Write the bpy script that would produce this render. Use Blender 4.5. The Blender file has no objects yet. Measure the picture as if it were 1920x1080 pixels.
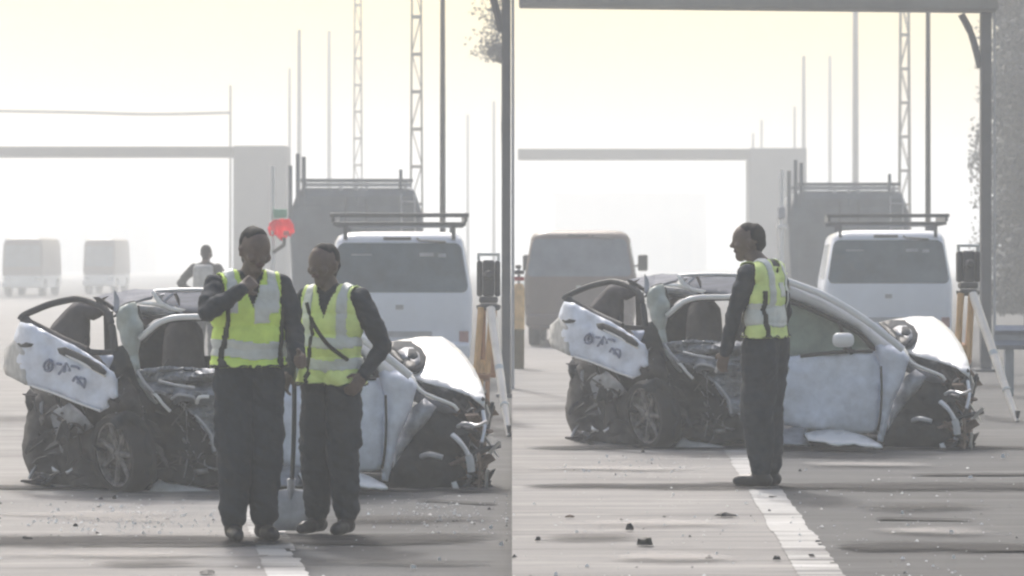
import bpy, bmesh, math, random
from math import radians as rad, sin, cos, pi, sqrt
from mathutils import Vector, Matrix, noise
from mathutils.geometry import delaunay_2d_cdt
import numpy as np

random.seed(11)
S = bpy.context.scene
COL = S.collection

# ------------------------------------------------------------------ camera, sky, sun, exposure
F = 5240.0                 # focal length in photo pixels (1920 wide)
HY = 490.0                 # horizon row
CAMZ = 1.6
cam = bpy.data.cameras.new('camera')
cam.sensor_fit = 'HORIZONTAL'
cam.sensor_width = 36.0
cam.lens = F / 1920 * 36.0
cam.shift_y = -(540 - HY) / 1920.0
cam.clip_start = 0.1
cam.clip_end = 4000
camo = bpy.data.objects.new('camera', cam)
COL.objects.link(camo)
camo.location = (0, 0, CAMZ)
camo.rotation_euler = (rad(90), 0, 0)
S.camera = camo
cam.dof.use_dof = True
cam.dof.focus_distance = 18.5
cam.dof.aperture_fstop = 4.5

SUN_EL, SUN_AZ = 48.0, -14.0        # azimuth from +Y towards +X : the sun stands behind the wreck
world = bpy.data.worlds.new('World')
S.world = world
world.use_nodes = True
wn = world.node_tree
sky = wn.nodes.new('ShaderNodeTexSky')
sky.sky_type = 'NISHITA'
sky.sun_disc = False
sky.sun_elevation = rad(SUN_EL)
sky.sun_rotation = rad(SUN_AZ)
sky.air_density = 1.0
sky.dust_density = 6.0
sky.ozone_density = 0.6
bg = wn.nodes['Background']
bg.inputs[1].default_value = 0.15
warm = wn.nodes.new('ShaderNodeMix')
warm.data_type = 'RGBA'
warm.blend_type = 'MULTIPLY'
warm.inputs[0].default_value = 1.0
# dusty air: cream low down, fading to the plain sky overhead, the same all the way round
wtc = wn.nodes.new('ShaderNodeTexCoord')
wsep = wn.nodes.new('ShaderNodeSeparateXYZ')
wn.links.new(wtc.outputs['Generated'], wsep.inputs[0])
wrp = wn.nodes.new('ShaderNodeValToRGB')
wrp.color_ramp.interpolation = 'EASE'
wrp.color_ramp.elements[0].position = 0.0
wrp.color_ramp.elements[0].color = (1.0, 0.80, 0.15, 1)
wrp.color_ramp.elements[1].position = 0.55
wrp.color_ramp.elements[1].color = (1.0, 1.0, 1.0, 1)
wn.links.new(wsep.outputs[2], wrp.inputs[0])
wn.links.new(wrp.outputs[0], warm.inputs[7])
wn.links.new(sky.outputs[0], warm.inputs[6])
wn.links.new(warm.outputs[2], bg.inputs[0])

sl = bpy.data.lights.new('sun', 'SUN')
sl.energy = 2.2
sl.angle = rad(6)
sl.color = (1.0, 0.98, 0.96)
so = bpy.data.objects.new('sun', sl)
COL.objects.link(so)
dirv = Vector((sin(rad(SUN_AZ)) * cos(rad(SUN_EL)), cos(rad(SUN_AZ)) * cos(rad(SUN_EL)), sin(rad(SUN_EL))))
so.rotation_euler = dirv.to_track_quat('Z', 'Y').to_euler()
so.location = (0, 30, 40)

S.view_settings.view_transform = 'Standard'
S.view_settings.look = 'None'
S.view_settings.exposure = 0.36
S.view_settings.gamma = 1.0
S.view_settings.use_curve_mapping = False
S.render.engine = 'CYCLES'
S.cycles.use_denoising = True
S.cycles.volume_bounces = 2
S.cycles.max_bounces = 8
S.cycles.filter_width = 2.3
S.cycles.caustics_reflective = False
S.cycles.caustics_refractive = False

HAZE = 0.0047
RZ = 0.10                 # the carriageway on the +X side lies a kerb step higher


# ------------------------------------------------------------------ materials
def mat(name, col, rough=0.6, metal=0.0, var=0.25, scale=6.0, bump=0.0, col2=None, spec=0.5, stretch=None, coat=0.0, detail=5.0):
    m = bpy.data.materials.new(name)
    m.use_nodes = True
    nt = m.node_tree
    b = nt.nodes['Principled BSDF']
    tc = nt.nodes.new('ShaderNodeTexCoord')
    mp = nt.nodes.new('ShaderNodeMapping')
    if stretch:
        mp.inputs['Scale'].default_value = stretch
    nz = nt.nodes.new('ShaderNodeTexNoise')
    nz.inputs['Scale'].default_value = scale
    nz.inputs['Detail'].default_value = detail
    nz.inputs['Roughness'].default_value = 0.65
    nt.links.new(tc.outputs['Object'], mp.inputs[0])
    nt.links.new(mp.outputs[0], nz.inputs[0])
    rp = nt.nodes.new('ShaderNodeValToRGB')
    rp.color_ramp.elements[0].position = 0.32
    rp.color_ramp.elements[1].position = 0.68
    c1 = [max(0, c * (1 - var)) for c in col]
    c2 = col2 or [min(1, c * (1 + var)) for c in col]
    rp.color_ramp.elements[0].color = (*c1, 1)
    rp.color_ramp.elements[1].color = (*c2, 1)
    nt.links.new(nz.outputs[0], rp.inputs[0])
    nt.links.new(rp.outputs[0], b.inputs['Base Color'])
    b.inputs['Roughness'].default_value = rough
    b.inputs['Metallic'].default_value = metal
    b.inputs['Specular IOR Level'].default_value = spec
    b.inputs['Coat Weight'].default_value = coat
    if bump:
        bp = nt.nodes.new('ShaderNodeBump')
        bp.inputs['Strength'].default_value = bump
        bp.inputs['Distance'].default_value = 0.02
        nt.links.new(nz.outputs[0], bp.inputs['Height'])
        nt.links.new(bp.outputs[0], b.inputs['Normal'])
    return m


def road_mat(name, base, dark, light, streak=0.6):
    m = bpy.data.materials.new(name)
    m.use_nodes = True
    nt = m.node_tree
    b = nt.nodes['Principled BSDF']
    tc = nt.nodes.new('ShaderNodeTexCoord')

    def nz(scale, stretch, lo, hi, detail=6):
        mp = nt.nodes.new('ShaderNodeMapping')
        mp.inputs['Scale'].default_value = stretch
        nt.links.new(tc.outputs['Object'], mp.inputs[0])
        n = nt.nodes.new('ShaderNodeTexNoise')
        n.inputs['Scale'].default_value = scale
        n.inputs['Detail'].default_value = detail
        n.inputs['Roughness'].default_value = 0.7
        nt.links.new(mp.outputs[0], n.inputs[0])
        r = nt.nodes.new('ShaderNodeMapRange')
        r.inputs[1].default_value = lo
        r.inputs[2].default_value = hi
        nt.links.new(n.outputs[0], r.inputs[0])
        return r.outputs[0], n.outputs[0]

    def mix(f, a, c):
        x = nt.nodes.new('ShaderNodeMix')
        x.data_type = 'RGBA'
        nt.links.new(f, x.inputs[0])
        if isinstance(a, tuple):
            x.inputs[6].default_value = (*a, 1)
        else:
            nt.links.new(a, x.inputs[6])
        x.inputs[7].default_value = (*c, 1)
        return x.outputs[2]
    f1, _ = nz(0.8, (1, 1, 1), 0.38, 0.68)
    f2, _ = nz(1.0, (0.35, 3.2, 1), 0.49, 0.64)
    f3, raw = nz(60, (1, 1, 1), 0.5, 0.85, 3)
    f4, _ = nz(1.6, (0.22, 2.4, 1), 0.50, 0.66)
    c = mix(f1, base, tuple(0.8 * x + 0.2 * y for x, y in zip(base, dark)))
    sm = nt.nodes.new('ShaderNodeMath')
    sm.operation = 'MULTIPLY'
    sm.inputs[1].default_value = streak
    nt.links.new(f2, sm.inputs[0])
    c = mix(sm.outputs[0], c, dark)
    sm2 = nt.nodes.new('ShaderNodeMath')
    sm2.operation = 'MULTIPLY'
    sm2.inputs[1].default_value = 0.55
    nt.links.new(f4, sm2.inputs[0])
    c = mix(sm2.outputs[0], c, light)
    sm3 = nt.nodes.new('ShaderNodeMath')
    sm3.operation = 'MULTIPLY'
    sm3.inputs[1].default_value = 0.35
    nt.links.new(f3, sm3.inputs[0])
    c = mix(sm3.outputs[0], c, dark)
    nt.links.new(c, b.inputs['Base Color'])
    b.inputs['Roughness'].default_value = 0.85
    b.inputs['Specular IOR Level'].default_value = 0.25
    bp = nt.nodes.new('ShaderNodeBump')
    bp.inputs['Strength'].default_value = 0.35
    bp.inputs['Distance'].default_value = 0.01
    nt.links.new(raw, bp.inputs['Height'])
    nt.links.new(bp.outputs[0], b.inputs['Normal'])
    return m


M = {}
M['asphalt'] = road_mat('asphalt', (0.105, 0.108, 0.110), (0.055, 0.055, 0.057), (0.175, 0.175, 0.176))
M['pale_road'] = road_mat('pale_road', (0.272, 0.266, 0.26), (0.14, 0.138, 0.136), (0.44, 0.425, 0.41))
M['far_ground'] = road_mat('far_ground', (0.27, 0.26, 0.24), (0.17, 0.16, 0.14), (0.36, 0.34, 0.31))
M['tar'] = mat('tar', (0.050, 0.050, 0.053), 0.85, var=0.35, scale=5, bump=0.2, spec=0.2)
M['kerb'] = mat('kerb', (0.33, 0.32, 0.31), 0.85, var=0.2)
M['line_paint'] = road_mat('line_paint', (0.46, 0.46, 0.45), (0.15, 0.15, 0.15), (0.70, 0.70, 0.69), 0.95)
M['white_paint'] = mat('white_paint', (0.66, 0.69, 0.75), 0.3, var=0.05, scale=3, coat=0.4)
M['dusty_paint'] = mat('dusty_paint', (0.70, 0.755, 0.88), 0.42, var=0.14, scale=9, coat=0.1)
M['bright_paint'] = mat('bright_paint', (0.78, 0.79, 0.80), 0.3, var=0.05, scale=4, coat=0.3)
M['green_grey'] = mat('green_grey', (0.40, 0.45, 0.44), 0.5, var=0.15, scale=6)
M['scraped'] = mat('scraped', (0.27, 0.285, 0.32), 0.5, metal=0.2, var=0.4, scale=9, bump=0.3)
M['roof_grey'] = mat('roof_grey', (0.13, 0.14, 0.165), 0.9, var=0.2, spec=0.1)
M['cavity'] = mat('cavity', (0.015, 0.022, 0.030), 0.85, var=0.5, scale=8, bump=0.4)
M['dark_metal'] = mat('dark_metal', (0.035, 0.038, 0.042), 0.6, var=0.4, bump=0.2)
M['underbody'] = mat('underbody', (0.045, 0.043, 0.045), 0.75, var=0.5, scale=7, bump=0.5)
M['seat'] = mat('seat', (0.085, 0.08, 0.085), 0.9, var=0.25)
M['rust'] = mat('rust', (0.21, 0.13, 0.085), 0.8, var=0.5, scale=14, bump=0.4, col2=(0.25, 0.19, 0.15))
M['steel'] = mat('steel', (0.42, 0.42, 0.43), 0.35, metal=0.7, var=0.25)
M['rubber'] = mat('rubber', (0.025, 0.025, 0.027), 0.85, var=0.3)
M['alloy'] = mat('alloy', (0.32, 0.31, 0.32), 0.45, metal=0.4, var=0.4, scale=12)
M['dirty_alloy'] = mat('dirty_alloy', (0.20, 0.19, 0.19), 0.7, metal=0.1, var=0.75, scale=14, bump=0.3)
M['roof_dusty'] = mat('roof_dusty', (0.22, 0.23, 0.26), 0.85, var=0.25, spec=0.15)  # mid grey, darker than the body paint
M['door_glass'] = mat('door_glass', (0.22, 0.28, 0.245), 0.12, var=0.35, scale=2.5, spec=0.7)
M['pale_glass'] = mat('pale_glass', (0.16, 0.185, 0.22), 0.15, var=0.2, scale=2)
M['gantry_beam'] = mat('gantry_beam', (0.21, 0.21, 0.20), 0.7, var=0.2, scale=1.5)
M['chrome'] = mat('chrome', (0.8, 0.8, 0.8), 0.15, metal=0.6, var=0.05)
M['glass'] = mat('glass', (0.06, 0.09, 0.105), 0.1, var=0.45, scale=2.0, spec=0.7)
M['dark_glass'] = mat('dark_glass', (0.05, 0.058, 0.062), 0.12, var=0.3, scale=2, spec=0.6)
M['black_plastic'] = mat('black_plastic', (0.03, 0.03, 0.032), 0.5, var=0.2)
M['letter_ink'] = mat('letter_ink', (0.20, 0.23, 0.33), 0.6, var=0.2)
M['van_white'] = mat('van_white', (0.74, 0.79, 0.90), 0.3, var=0.05, scale=2, coat=0.3)
M['van_dark'] = mat('van_dark', (0.14, 0.108, 0.10), 0.45, var=0.15, scale=2, coat=0.1)
M['truck_grey'] = mat('truck_grey', (0.135, 0.155, 0.18), 0.7, var=0.2, scale=1.5, bump=0.1)
M['rack'] = mat('rack', (0.09, 0.10, 0.11), 0.5, var=0.2)
M['pale_rail'] = mat('pale_rail', (0.40, 0.41, 0.44), 0.5, var=0.15)
M['truck_white'] = mat('truck_white', (0.82, 0.82, 0.81), 0.45, var=0.05)
M['lamp_red'] = mat('lamp_red', (0.45, 0.04, 0.04), 0.3, var=0.2)
M['lamp_dull'] = mat('lamp_dull', (0.36, 0.20, 0.20), 0.3, var=0.15)
M['bright_red'] = mat('bright_red', (0.85, 0.05, 0.09), 0.5, var=0.12)
def cloth_translucent(name, col):
    m = mat(name, col, 0.8, var=0.12)
    nt = m.node_tree
    tr_ = nt.nodes.new('ShaderNodeBsdfTranslucent')
    tr_.inputs[0].default_value = (*col, 1)
    mx_ = nt.nodes.new('ShaderNodeMixShader')
    mx_.inputs[0].default_value = 0.55
    nt.links.new(nt.nodes['Principled BSDF'].outputs[0], mx_.inputs[1])
    nt.links.new(tr_.outputs[0], mx_.inputs[2])
    nt.links.new(mx_.outputs[0], nt.nodes['Material Output'].inputs[0])
    return m


M['flag_red'] = cloth_translucent('flag_red', (0.90, 0.03, 0.08))
M['sign_green'] = mat('sign_green', (0.16, 0.36, 0.26), 0.5, var=0.15)
M['concrete'] = mat('concrete', (0.10, 0.10, 0.105), 0.9, var=0.15, scale=0.8, bump=0.1)
M['deck_brown'] = mat('deck_brown', (0.04, 0.032, 0.026), 0.9, var=0.2, scale=0.8)
M['pole_dark'] = mat('pole_dark', (0.06, 0.058, 0.055), 0.6, var=0.2)
M['pole_grey'] = mat('pole_grey', (0.15, 0.14, 0.125), 0.6, var=0.2)
M['pole_white'] = mat('pole_white', (0.74, 0.74, 0.73), 0.5, var=0.05)
M['gantry'] = mat('gantry', (0.10, 0.105, 0.12), 0.55, var=0.2, scale=2)
M['wall_pale'] = mat('wall_pale', (0.55, 0.52, 0.48), 0.9, var=0.1, scale=0.3)
M['wood'] = mat('wood', (0.55, 0.34, 0.15), 0.5, var=0.25, scale=5, stretch=(6, 6, 0.8))
M['wood_red'] = mat('wood_red', (0.34, 0.17, 0.085), 0.6, var=0.25, scale=5)
M['pale_leg'] = mat('pale_leg', (0.88, 0.82, 0.74), 0.4, var=0.12, scale=6)
M['instrument'] = mat('instrument', (0.07, 0.072, 0.08), 0.5, var=0.2)
M['instrument_pale'] = mat('instrument_pale', (0.55, 0.58, 0.58), 0.5, var=0.1)
M['guardrail'] = mat('guardrail', (0.27, 0.30, 0.36), 0.4, metal=0.4, var=0.15)
M['bark'] = mat('bark', (0.07, 0.06, 0.05), 0.9, var=0.3, bump=0.4)
M['leaf'] = mat('leaf', (0.095, 0.102, 0.105), 0.7, var=0.35, scale=2)
M['shovel_blade'] = mat('shovel_blade', (0.56, 0.57, 0.62), 0.5, metal=0.3, var=0.15, scale=12)
M['shovel_wood'] = mat('shovel_wood', (0.07, 0.08, 0.085), 0.6, var=0.2)
M['skin'] = mat('skin', (0.120, 0.086, 0.072), 0.5, var=0.15, scale=20)
M['hair'] = mat('hair', (0.010, 0.010, 0.011), 0.85, var=0.3, scale=40)
M['uniform'] = mat('uniform', (0.013, 0.021, 0.033), 0.85, var=0.35, scale=14, bump=0.35)
M['boots'] = mat('boots', (0.014, 0.014, 0.016), 0.45, var=0.3)
M['lips'] = mat('lips', (0.10, 0.05, 0.048), 0.5, var=0.1)
M['eye'] = mat('eye', (0.25, 0.24, 0.22), 0.3, var=0.1)
M['lime'] = mat('lime', (0.70, 0.93, 0.20), 0.7, var=0.10, scale=10, bump=0.2)
M['lime_pale'] = mat('lime_pale', (0.76, 0.92, 0.34), 0.7, var=0.12, scale=10, bump=0.2)
M['silver_tape'] = mat('silver_tape', (0.64, 0.68, 0.66), 0.4, var=0.12, scale=10)
M['trim_black'] = mat('trim_black', (0.02, 0.025, 0.02), 0.7, var=0.2)
M['tan_cloth'] = mat('tan_cloth', (0.80, 0.55, 0.28), 0.8, var=0.2)
M['olive_cloth'] = mat('olive_cloth', (0.17, 0.14, 0.08), 0.8, var=0.2)
M['pale_cloth'] = mat('pale_cloth', (0.50, 0.50, 0.49), 0.8, var=0.2, scale=9)
M['shard'] = mat('shard', (0.62, 0.64, 0.66), 0.2, var=0.3, scale=20)
M['scrap_dark'] = mat('scrap_dark', (0.02, 0.02, 0.02), 0.6, var=0.3)


# ------------------------------------------------------------------ helpers
def W(px, py, D):
    return Vector(((px - 960) / F * D, D, CAMZ + (HY - py) / F * D))


def G(px, py, z=0.0):
    """point of the ground of height z seen at that photo pixel"""
    D = (CAMZ - z) * F / (py - HY)
    return Vector(((px - 960) / F * D, D, z))


def tag(o, label=None, cat=None, group=None, kind=None):
    if label: o['label'] = label
    if cat: o['category'] = cat
    if group: o['group'] = group
    if kind: o['kind'] = kind
    return o


def empty(name, loc, rz=0.0):
    o = bpy.data.objects.new(name, None)
    COL.objects.link(o)
    o.location = loc
    o.rotation_euler = (0, 0, rz)
    return o


def add(name, me, mats, parent=None, loc=None, smooth=False):
    o = bpy.data.objects.new(name, me)
    COL.objects.link(o)
    if not isinstance(mats, (list, tuple)):
        mats = [mats]
    if not me.materials:
        for m in mats:
            me.materials.append(M[m] if isinstance(m, str) else m)
    if smooth:
        me.polygons.foreach_set('use_smooth', [True] * len(me.polygons))
    if parent:
        o.parent = parent
    if loc is not None:
        o.location = loc
    return o


def copy_tree(o, parent=None):
    c = o.copy()
    COL.objects.link(c)
    if parent:
        c.parent = parent
    for ch in list(o.children):
        copy_tree(ch, c)
    return c


def finish(bm, name, mats, parent=None, loc=None, smooth=False, sharp=None):
    bmesh.ops.recalc_face_normals(bm, faces=bm.faces)
    me = bpy.data.meshes.new(name)
    bm.to_mesh(me)
    bm.free()
    o = add(name, me, mats, parent, loc, smooth)
    if smooth and sharp:
        me.set_sharp_from_angle(angle=rad(sharp))
    return o


def bbox(bm, x0, x1, y0, y1, z0, z1, bev=0.0, mtx=None, seg=2):
    r = bmesh.ops.create_cube(bm, size=1.0)
    vs = r['verts']
    for v in vs:
        v.co = Vector(((x0 + x1) / 2 + v.co.x * (x1 - x0), (y0 + y1) / 2 + v.co.y * (y1 - y0), (z0 + z1) / 2 + v.co.z * (z1 - z0)))
    if bev:
        es = list({e for v in vs for e in v.link_edges})
        rr = bmesh.ops.bevel(bm, geom=es, offset=bev, segments=seg, affect='EDGES', profile=0.5)
        vs = list({v for f in rr['faces'] for v in f.verts} | {v for v in vs if v.is_valid})
    if mtx is not None:
        for v in vs:
            v.co = mtx @ v.co
    return vs


def box(name, x0, x1, y0, y1, z0, z1, m, parent=None, bev=0.0, loc=None):
    bm = bmesh.new()
    bbox(bm, x0, x1, y0, y1, z0, z1, bev)
    return finish(bm, name, m, parent, loc)


def bm_tube(bm, pts, radii, n=8, cap=True, flat=None):
    """swept tube; flat = (scale along up) makes a strap"""
    pts = [Vector(p) for p in pts]
    if not isinstance(radii, (list, tuple)):
        radii = [radii] * len(pts)
    rings = []
    for i, p in enumerate(pts):
        a = pts[max(0, i - 1)]
        b = pts[min(len(pts) - 1, i + 1)]
        t = (b - a).normalized()
        up = Vector((0, 0, 1)) if abs(t.z) < 0.92 else Vector((0, 1, 0))
        s = t.cross(up).normalized()
        u = s.cross(t).normalized()
        ring = []
        for k in range(n):
            an = 2 * pi * k / n + pi / n
            ring.append(bm.verts.new(p + s * cos(an) * radii[i] * (flat[0] if flat else 1) + u * sin(an) * radii[i] * (flat[1] if flat else 1)))
        rings.append(ring)
    for i in range(len(rings) - 1):
        for k in range(n):
            bm.faces.new((rings[i][k], rings[i][(k + 1) % n], rings[i + 1][(k + 1) % n], rings[i + 1][k]))
    if cap:
        bm.faces.new(rings[0])
        bm.faces.new(rings[-1])


def catmull(pts, n=6):
    pts = [Vector(p) for p in pts]
    out = []
    for i in range(len(pts) - 1):
        p0 = pts[max(0, i - 1)]
        p1, p2 = pts[i], pts[i + 1]
        p3 = pts[min(len(pts) - 1, i + 2)]
        for k in range(n):
            t = k / n
            out.append(0.5 * ((2 * p1) + (p2 - p0) * t + (2 * p0 - 5 * p1 + 4 * p2 - p3) * t * t + (3 * p1 - p0 - 3 * p2 + p3) * t ** 3))
    out.append(pts[-1])
    return out


def tube(name, pts, r, m, parent=None, n=8, smooth_n=5, flat=None, loc=None):
    bm = bmesh.new()
    pp = catmull(pts, smooth_n) if len(pts) > 2 and smooth_n > 1 else [Vector(p) for p in pts]
    bm_tube(bm, pp, r, n, flat=flat)
    return finish(bm, name, m, parent, loc, smooth=True, sharp=50)


def lathe_bm(bm, prof, n=24, mtx=None, close=True):
    """prof: list of (r, y) round the local Y axis"""
    rings = []
    for r, y in prof:
        ring = []
        for k in range(n):
            a = 2 * pi * k / n
            v = Vector((r * cos(a), y, r * sin(a)))
            ring.append(bm.verts.new(mtx @ v if mtx is not None else v))
        rings.append(ring)
    for i in range(len(rings) - 1):
        for k in range(n):
            bm.faces.new((rings[i][k], rings[i][(k + 1) % n], rings[i + 1][(k + 1) % n], rings[i + 1][k]))
    if close:
        bm.faces.new(rings[0])
        bm.faces.new(rings[-1])


# ------------------------------------------------------------------ ground, roads, lines
def sheet(name, pts, m, z, kind='structure', thick=0.0):
    bm = bmesh.new()
    vs = [bm.verts.new((p[0], p[1], z)) for p in pts]
    f = bm.faces.new(vs)
    if f.normal.z < 0:
        f.normal_flip()
    bm.normal_update()
    if thick:
        r = bmesh.ops.extrude_face_region(bm, geom=[f])
        for v in r['geom']:
            if isinstance(v, bmesh.types.BMVert):
                v.co.z -= thick
    me = bpy.data.meshes.new(name)
    bm.to_mesh(me)
    bm.free()
    o = add(name, me, m)
    o['kind'] = kind
    return o


sheet('ground', [(-240, -30), (240, -30), (240, 880), (-240, 880)], 'far_ground', -0.06)
# carriageway on the -X side (z = 0), split by a worn white line that runs a little askew
LA, LB = G(476, 940), G(536, 1075)
ldir = (LA - LB).normalized()
lper = Vector((ldir.y, -ldir.x, 0))


def on_line(A, d, y):
    return A + d * ((y - A.y) / d.y)


l0, l1 = on_line(LA, ldir, -20), on_line(LA, ldir, 120)
sheet('road_asphalt', [(-40, -25), (0, -25), (0, 300), (-40, 300)], 'asphalt', 0.0, thick=0.05)
sheet('road_pale_lane', [(-39, -25), (l0.x, l0.y), (l1.x, l1.y), (-39, 120)], 'pale_road', 0.004)
# carriageway on the +X side, one kerb step higher
RA, RB = G(1440, 930, RZ), G(1537, 1075, RZ)
rdir = (RA - RB).normalized()
rper = Vector((rdir.y, -rdir.x, 0))
r0, r1 = on_line(RA, rdir, -20), on_line(RA, rdir, 120)
sheet('road_asphalt', [(0, -25), (40, -25), (40, 300), (0, 300)], 'asphalt', RZ, thick=0.15)
sheet('road_pale_lane', [(0, -25), (r0.x, r0.y), (r1.x, r1.y), (0, 120)], 'pale_road', RZ + 0.004)


def film_mat(name, col, strength=0.85, scale=3.0, stretch=(0.5, 2.0, 1), ends=14.0):
    """dark film that thins out towards its ragged edge (uv.y runs across)"""
    m = bpy.data.materials.new(name)
    m.use_nodes = True
    nt = m.node_tree
    b = nt.nodes['Principled BSDF']
    b.inputs['Base Color'].default_value = (*col, 1)
    b.inputs['Roughness'].default_value = 0.85
    b.inputs['Specular IOR Level'].default_value = 0.15
    uv = nt.nodes.new('ShaderNodeTexCoord')
    sp_ = nt.nodes.new('ShaderNodeSeparateXYZ')
    nt.links.new(uv.outputs['UV'], sp_.inputs[0])

    def math_(op, a, b_=None):
        n = nt.nodes.new('ShaderNodeMath')
        n.operation = op
        n.use_clamp = op in ('MULTIPLY', 'ADD') and False
        for i, v in enumerate((a, b_)):
            if v is None: continue
            if isinstance(v, (int, float)):
                n.inputs[i].default_value = v
            else:
                nt.links.new(v, n.inputs[i])
        return n.outputs[0]
    d = math_('MULTIPLY', math_('ABSOLUTE', math_('SUBTRACT', sp_.outputs[1], 0.5)), 2.0)
    du = math_('MULTIPLY', math_('ABSOLUTE', math_('SUBTRACT', sp_.outputs[0], 0.5)), 2.0)
    d = math_('ADD', math_('MULTIPLY', d, d), math_('POWER', du, ends))
    mp = nt.nodes.new('ShaderNodeMapping')
    mp.inputs['Scale'].default_value = stretch
    nt.links.new(uv.outputs['Object'], mp.inputs[0])
    nz = nt.nodes.new('ShaderNodeTexNoise')
    nz.inputs['Scale'].default_value = scale
    nz.inputs['Detail'].default_value = 6
    nz.inputs['Roughness'].default_value = 0.65
    nt.links.new(mp.outputs[0], nz.inputs[0])
    e = math_('SUBTRACT', math_('ADD', math_('MULTIPLY', math_('SUBTRACT', nz.outputs[0], 0.5), 2.2), 0.78), d)
    mr = nt.nodes.new('ShaderNodeMapRange')
    mr.interpolation_type = 'SMOOTHSTEP'
    mr.inputs[1].default_value = 0.0
    mr.inputs[2].default_value = 0.85
    mr.inputs[4].default_value = strength
    nt.links.new(e, mr.inputs[0])
    nt.links.new(mr.outputs[0], b.inputs['Alpha'])
    return m


M['tar_film'] = film_mat('tar_film', (0.045, 0.045, 0.047), 0.95)
M['oil_stain'] = film_mat('oil_stain', (0.05, 0.047, 0.045), 0.5, 1.6, (1, 1.8, 1), 2.0)
M['dust_film'] = film_mat('dust_film', (0.46, 0.44, 0.42), 0.5, 1.6, (0.6, 2.0, 1), 2.0)


def ragged_strip(name, a, b, w, m, z, step=0.12, amp=0.25, seed=0, kind='structure'):
    a, b = Vector(a), Vector(b)
    d = (b - a)
    n = max(4, int(d.length / step))
    d.normalize()
    p = Vector((d.y, -d.x, 0))
    vs, fs = [], []
    for i in range(n + 1):
        q = a.lerp(b, i / n)
        sh = p * (w * 0.5 * amp * noise.noise(Vector((q.x * 0.5, q.y * 0.9, seed + 9))))
        ww = w * .72 * (1 + amp * noise.noise(Vector((q.x * .8, seed, 4))))
        for t_ in (-1, 1):
            v = q + p * (t_ * ww) + sh
            vs.append((v.x, v.y, z))
    for i in range(n):
        k = i * 2
        fs.append((k, k + 1, k + 3, k + 2))
    me = bpy.data.meshes.new(name)
    me.from_pydata(vs, [], fs)
    uv = me.uv_layers.new(name='uv')
    for l in me.loops:
        uv.data[l.index].uv = (l.vertex_index // 2 / n, l.vertex_index % 2)
    if me.polygons[0].normal.z < 0:
        me.flip_normals()
    o = add(name, me, m)
    o['kind'] = kind
    return o


def worn_line(A, d, z, w, seed):
    p = Vector((d.y, -d.x, 0))
    a, b = on_line(A, d, 6), on_line(A, d, 60)
    n, k = int((b - a).length / .055), 8
    vs, fs = [], []
    for i in range(n + 1):
        q = a.lerp(b, i / n)
        wob = .018 * noise.noise(Vector((q.y * 1.3, seed, 0))) + .01 * noise.noise(Vector((q.y * 6, seed, 3)))
        for j in range(k + 1):
            e = .012 * noise.noise(Vector((q.y * 9, j, seed)))
            t_ = q + p * (w * (j / k - .5) + wob + e)
            vs.append((t_.x, t_.y, z))
    for i in range(n):
        y = a.lerp(b, i / n).y
        for j in range(k):
            edge = 1 - abs(j - 3.5) / 3.5
            wear = noise.noise(Vector((y * 1.1, j * .25, seed))) * .75 + noise.noise(Vector((y * 5, j * .9, seed + 5))) * .6 - edge * .25
            if wear < .42:
                q = i * (k + 1) + j
                fs.append((q, q + 1, q + k + 2, q + k + 1))
    me = bpy.data.meshes.new('road_marking')
    me.from_pydata(vs, [], fs)
    bm = bmesh.new()
    bm.from_mesh(me)
    bmesh.ops.delete(bm, geom=[v for v in bm.verts if not v.link_faces], context='VERTS')
    for f in bm.faces:
        f.normal_update()
        if f.normal.z < 0:
            f.normal_flip()
    bm.to_mesh(me)
    bm.free()
    add('road_marking', me, 'line_paint')['kind'] = 'structure'


worn_line(LA, ldir, 0.008, 0.21, 3)
worn_line(RA, rdir, RZ + 0.008, 0.22, 8)
# dark soft-edged bands that cross the carriageway
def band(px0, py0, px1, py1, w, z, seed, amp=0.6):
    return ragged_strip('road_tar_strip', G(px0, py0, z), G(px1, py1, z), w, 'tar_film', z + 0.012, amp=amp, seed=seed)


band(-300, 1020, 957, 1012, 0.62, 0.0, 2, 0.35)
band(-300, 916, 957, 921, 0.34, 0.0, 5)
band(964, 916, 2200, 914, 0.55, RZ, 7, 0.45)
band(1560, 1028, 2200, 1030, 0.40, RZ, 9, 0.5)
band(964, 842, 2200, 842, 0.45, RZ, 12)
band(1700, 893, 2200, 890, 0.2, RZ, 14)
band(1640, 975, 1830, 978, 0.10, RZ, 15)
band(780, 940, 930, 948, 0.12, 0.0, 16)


def film(name, px0, py, px1, w, m, z, seed, dz=0.016):
    ragged_strip(name, G(px0, py, z), G(px1, py + 2, z), w, m, z + dz, amp=.7, seed=seed)


for i_, (a_, y_, b_, w_, m_, z_) in enumerate(((-100, 968, 430, .55, 'dust_film', 0), (-60, 1046, 470, .30, 'dust_film', 0), (560, 975, 950, .5, 'oil_stain', 0), (560, 1055, 940, .4, 'oil_stain', 0),
                                               (150, 1062, 420, .22, 'oil_stain', 0), (964, 880, 1330, .6, 'dust_film', RZ), (1000, 990, 1420, .5, 'dust_film', RZ), (964, 1012, 1250, .35, 'oil_stain', RZ),
                                               (1560, 955, 1900, .5, 'oil_stain', RZ), (1580, 1000, 1900, .4, 'dust_film', RZ), (1480, 875, 1800, .5, 'dust_film', RZ), (1120, 1050, 1420, .4, 'dust_film', RZ),
                                               (40, 932, 900, .5, 'oil_stain', 0), (1080, 856, 1800, .5, 'oil_stain', RZ))):
    film('road_stain', a_, y_, b_, w_, m_, z_, 30 + i_, .016 + .0008 * i_)


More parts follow.
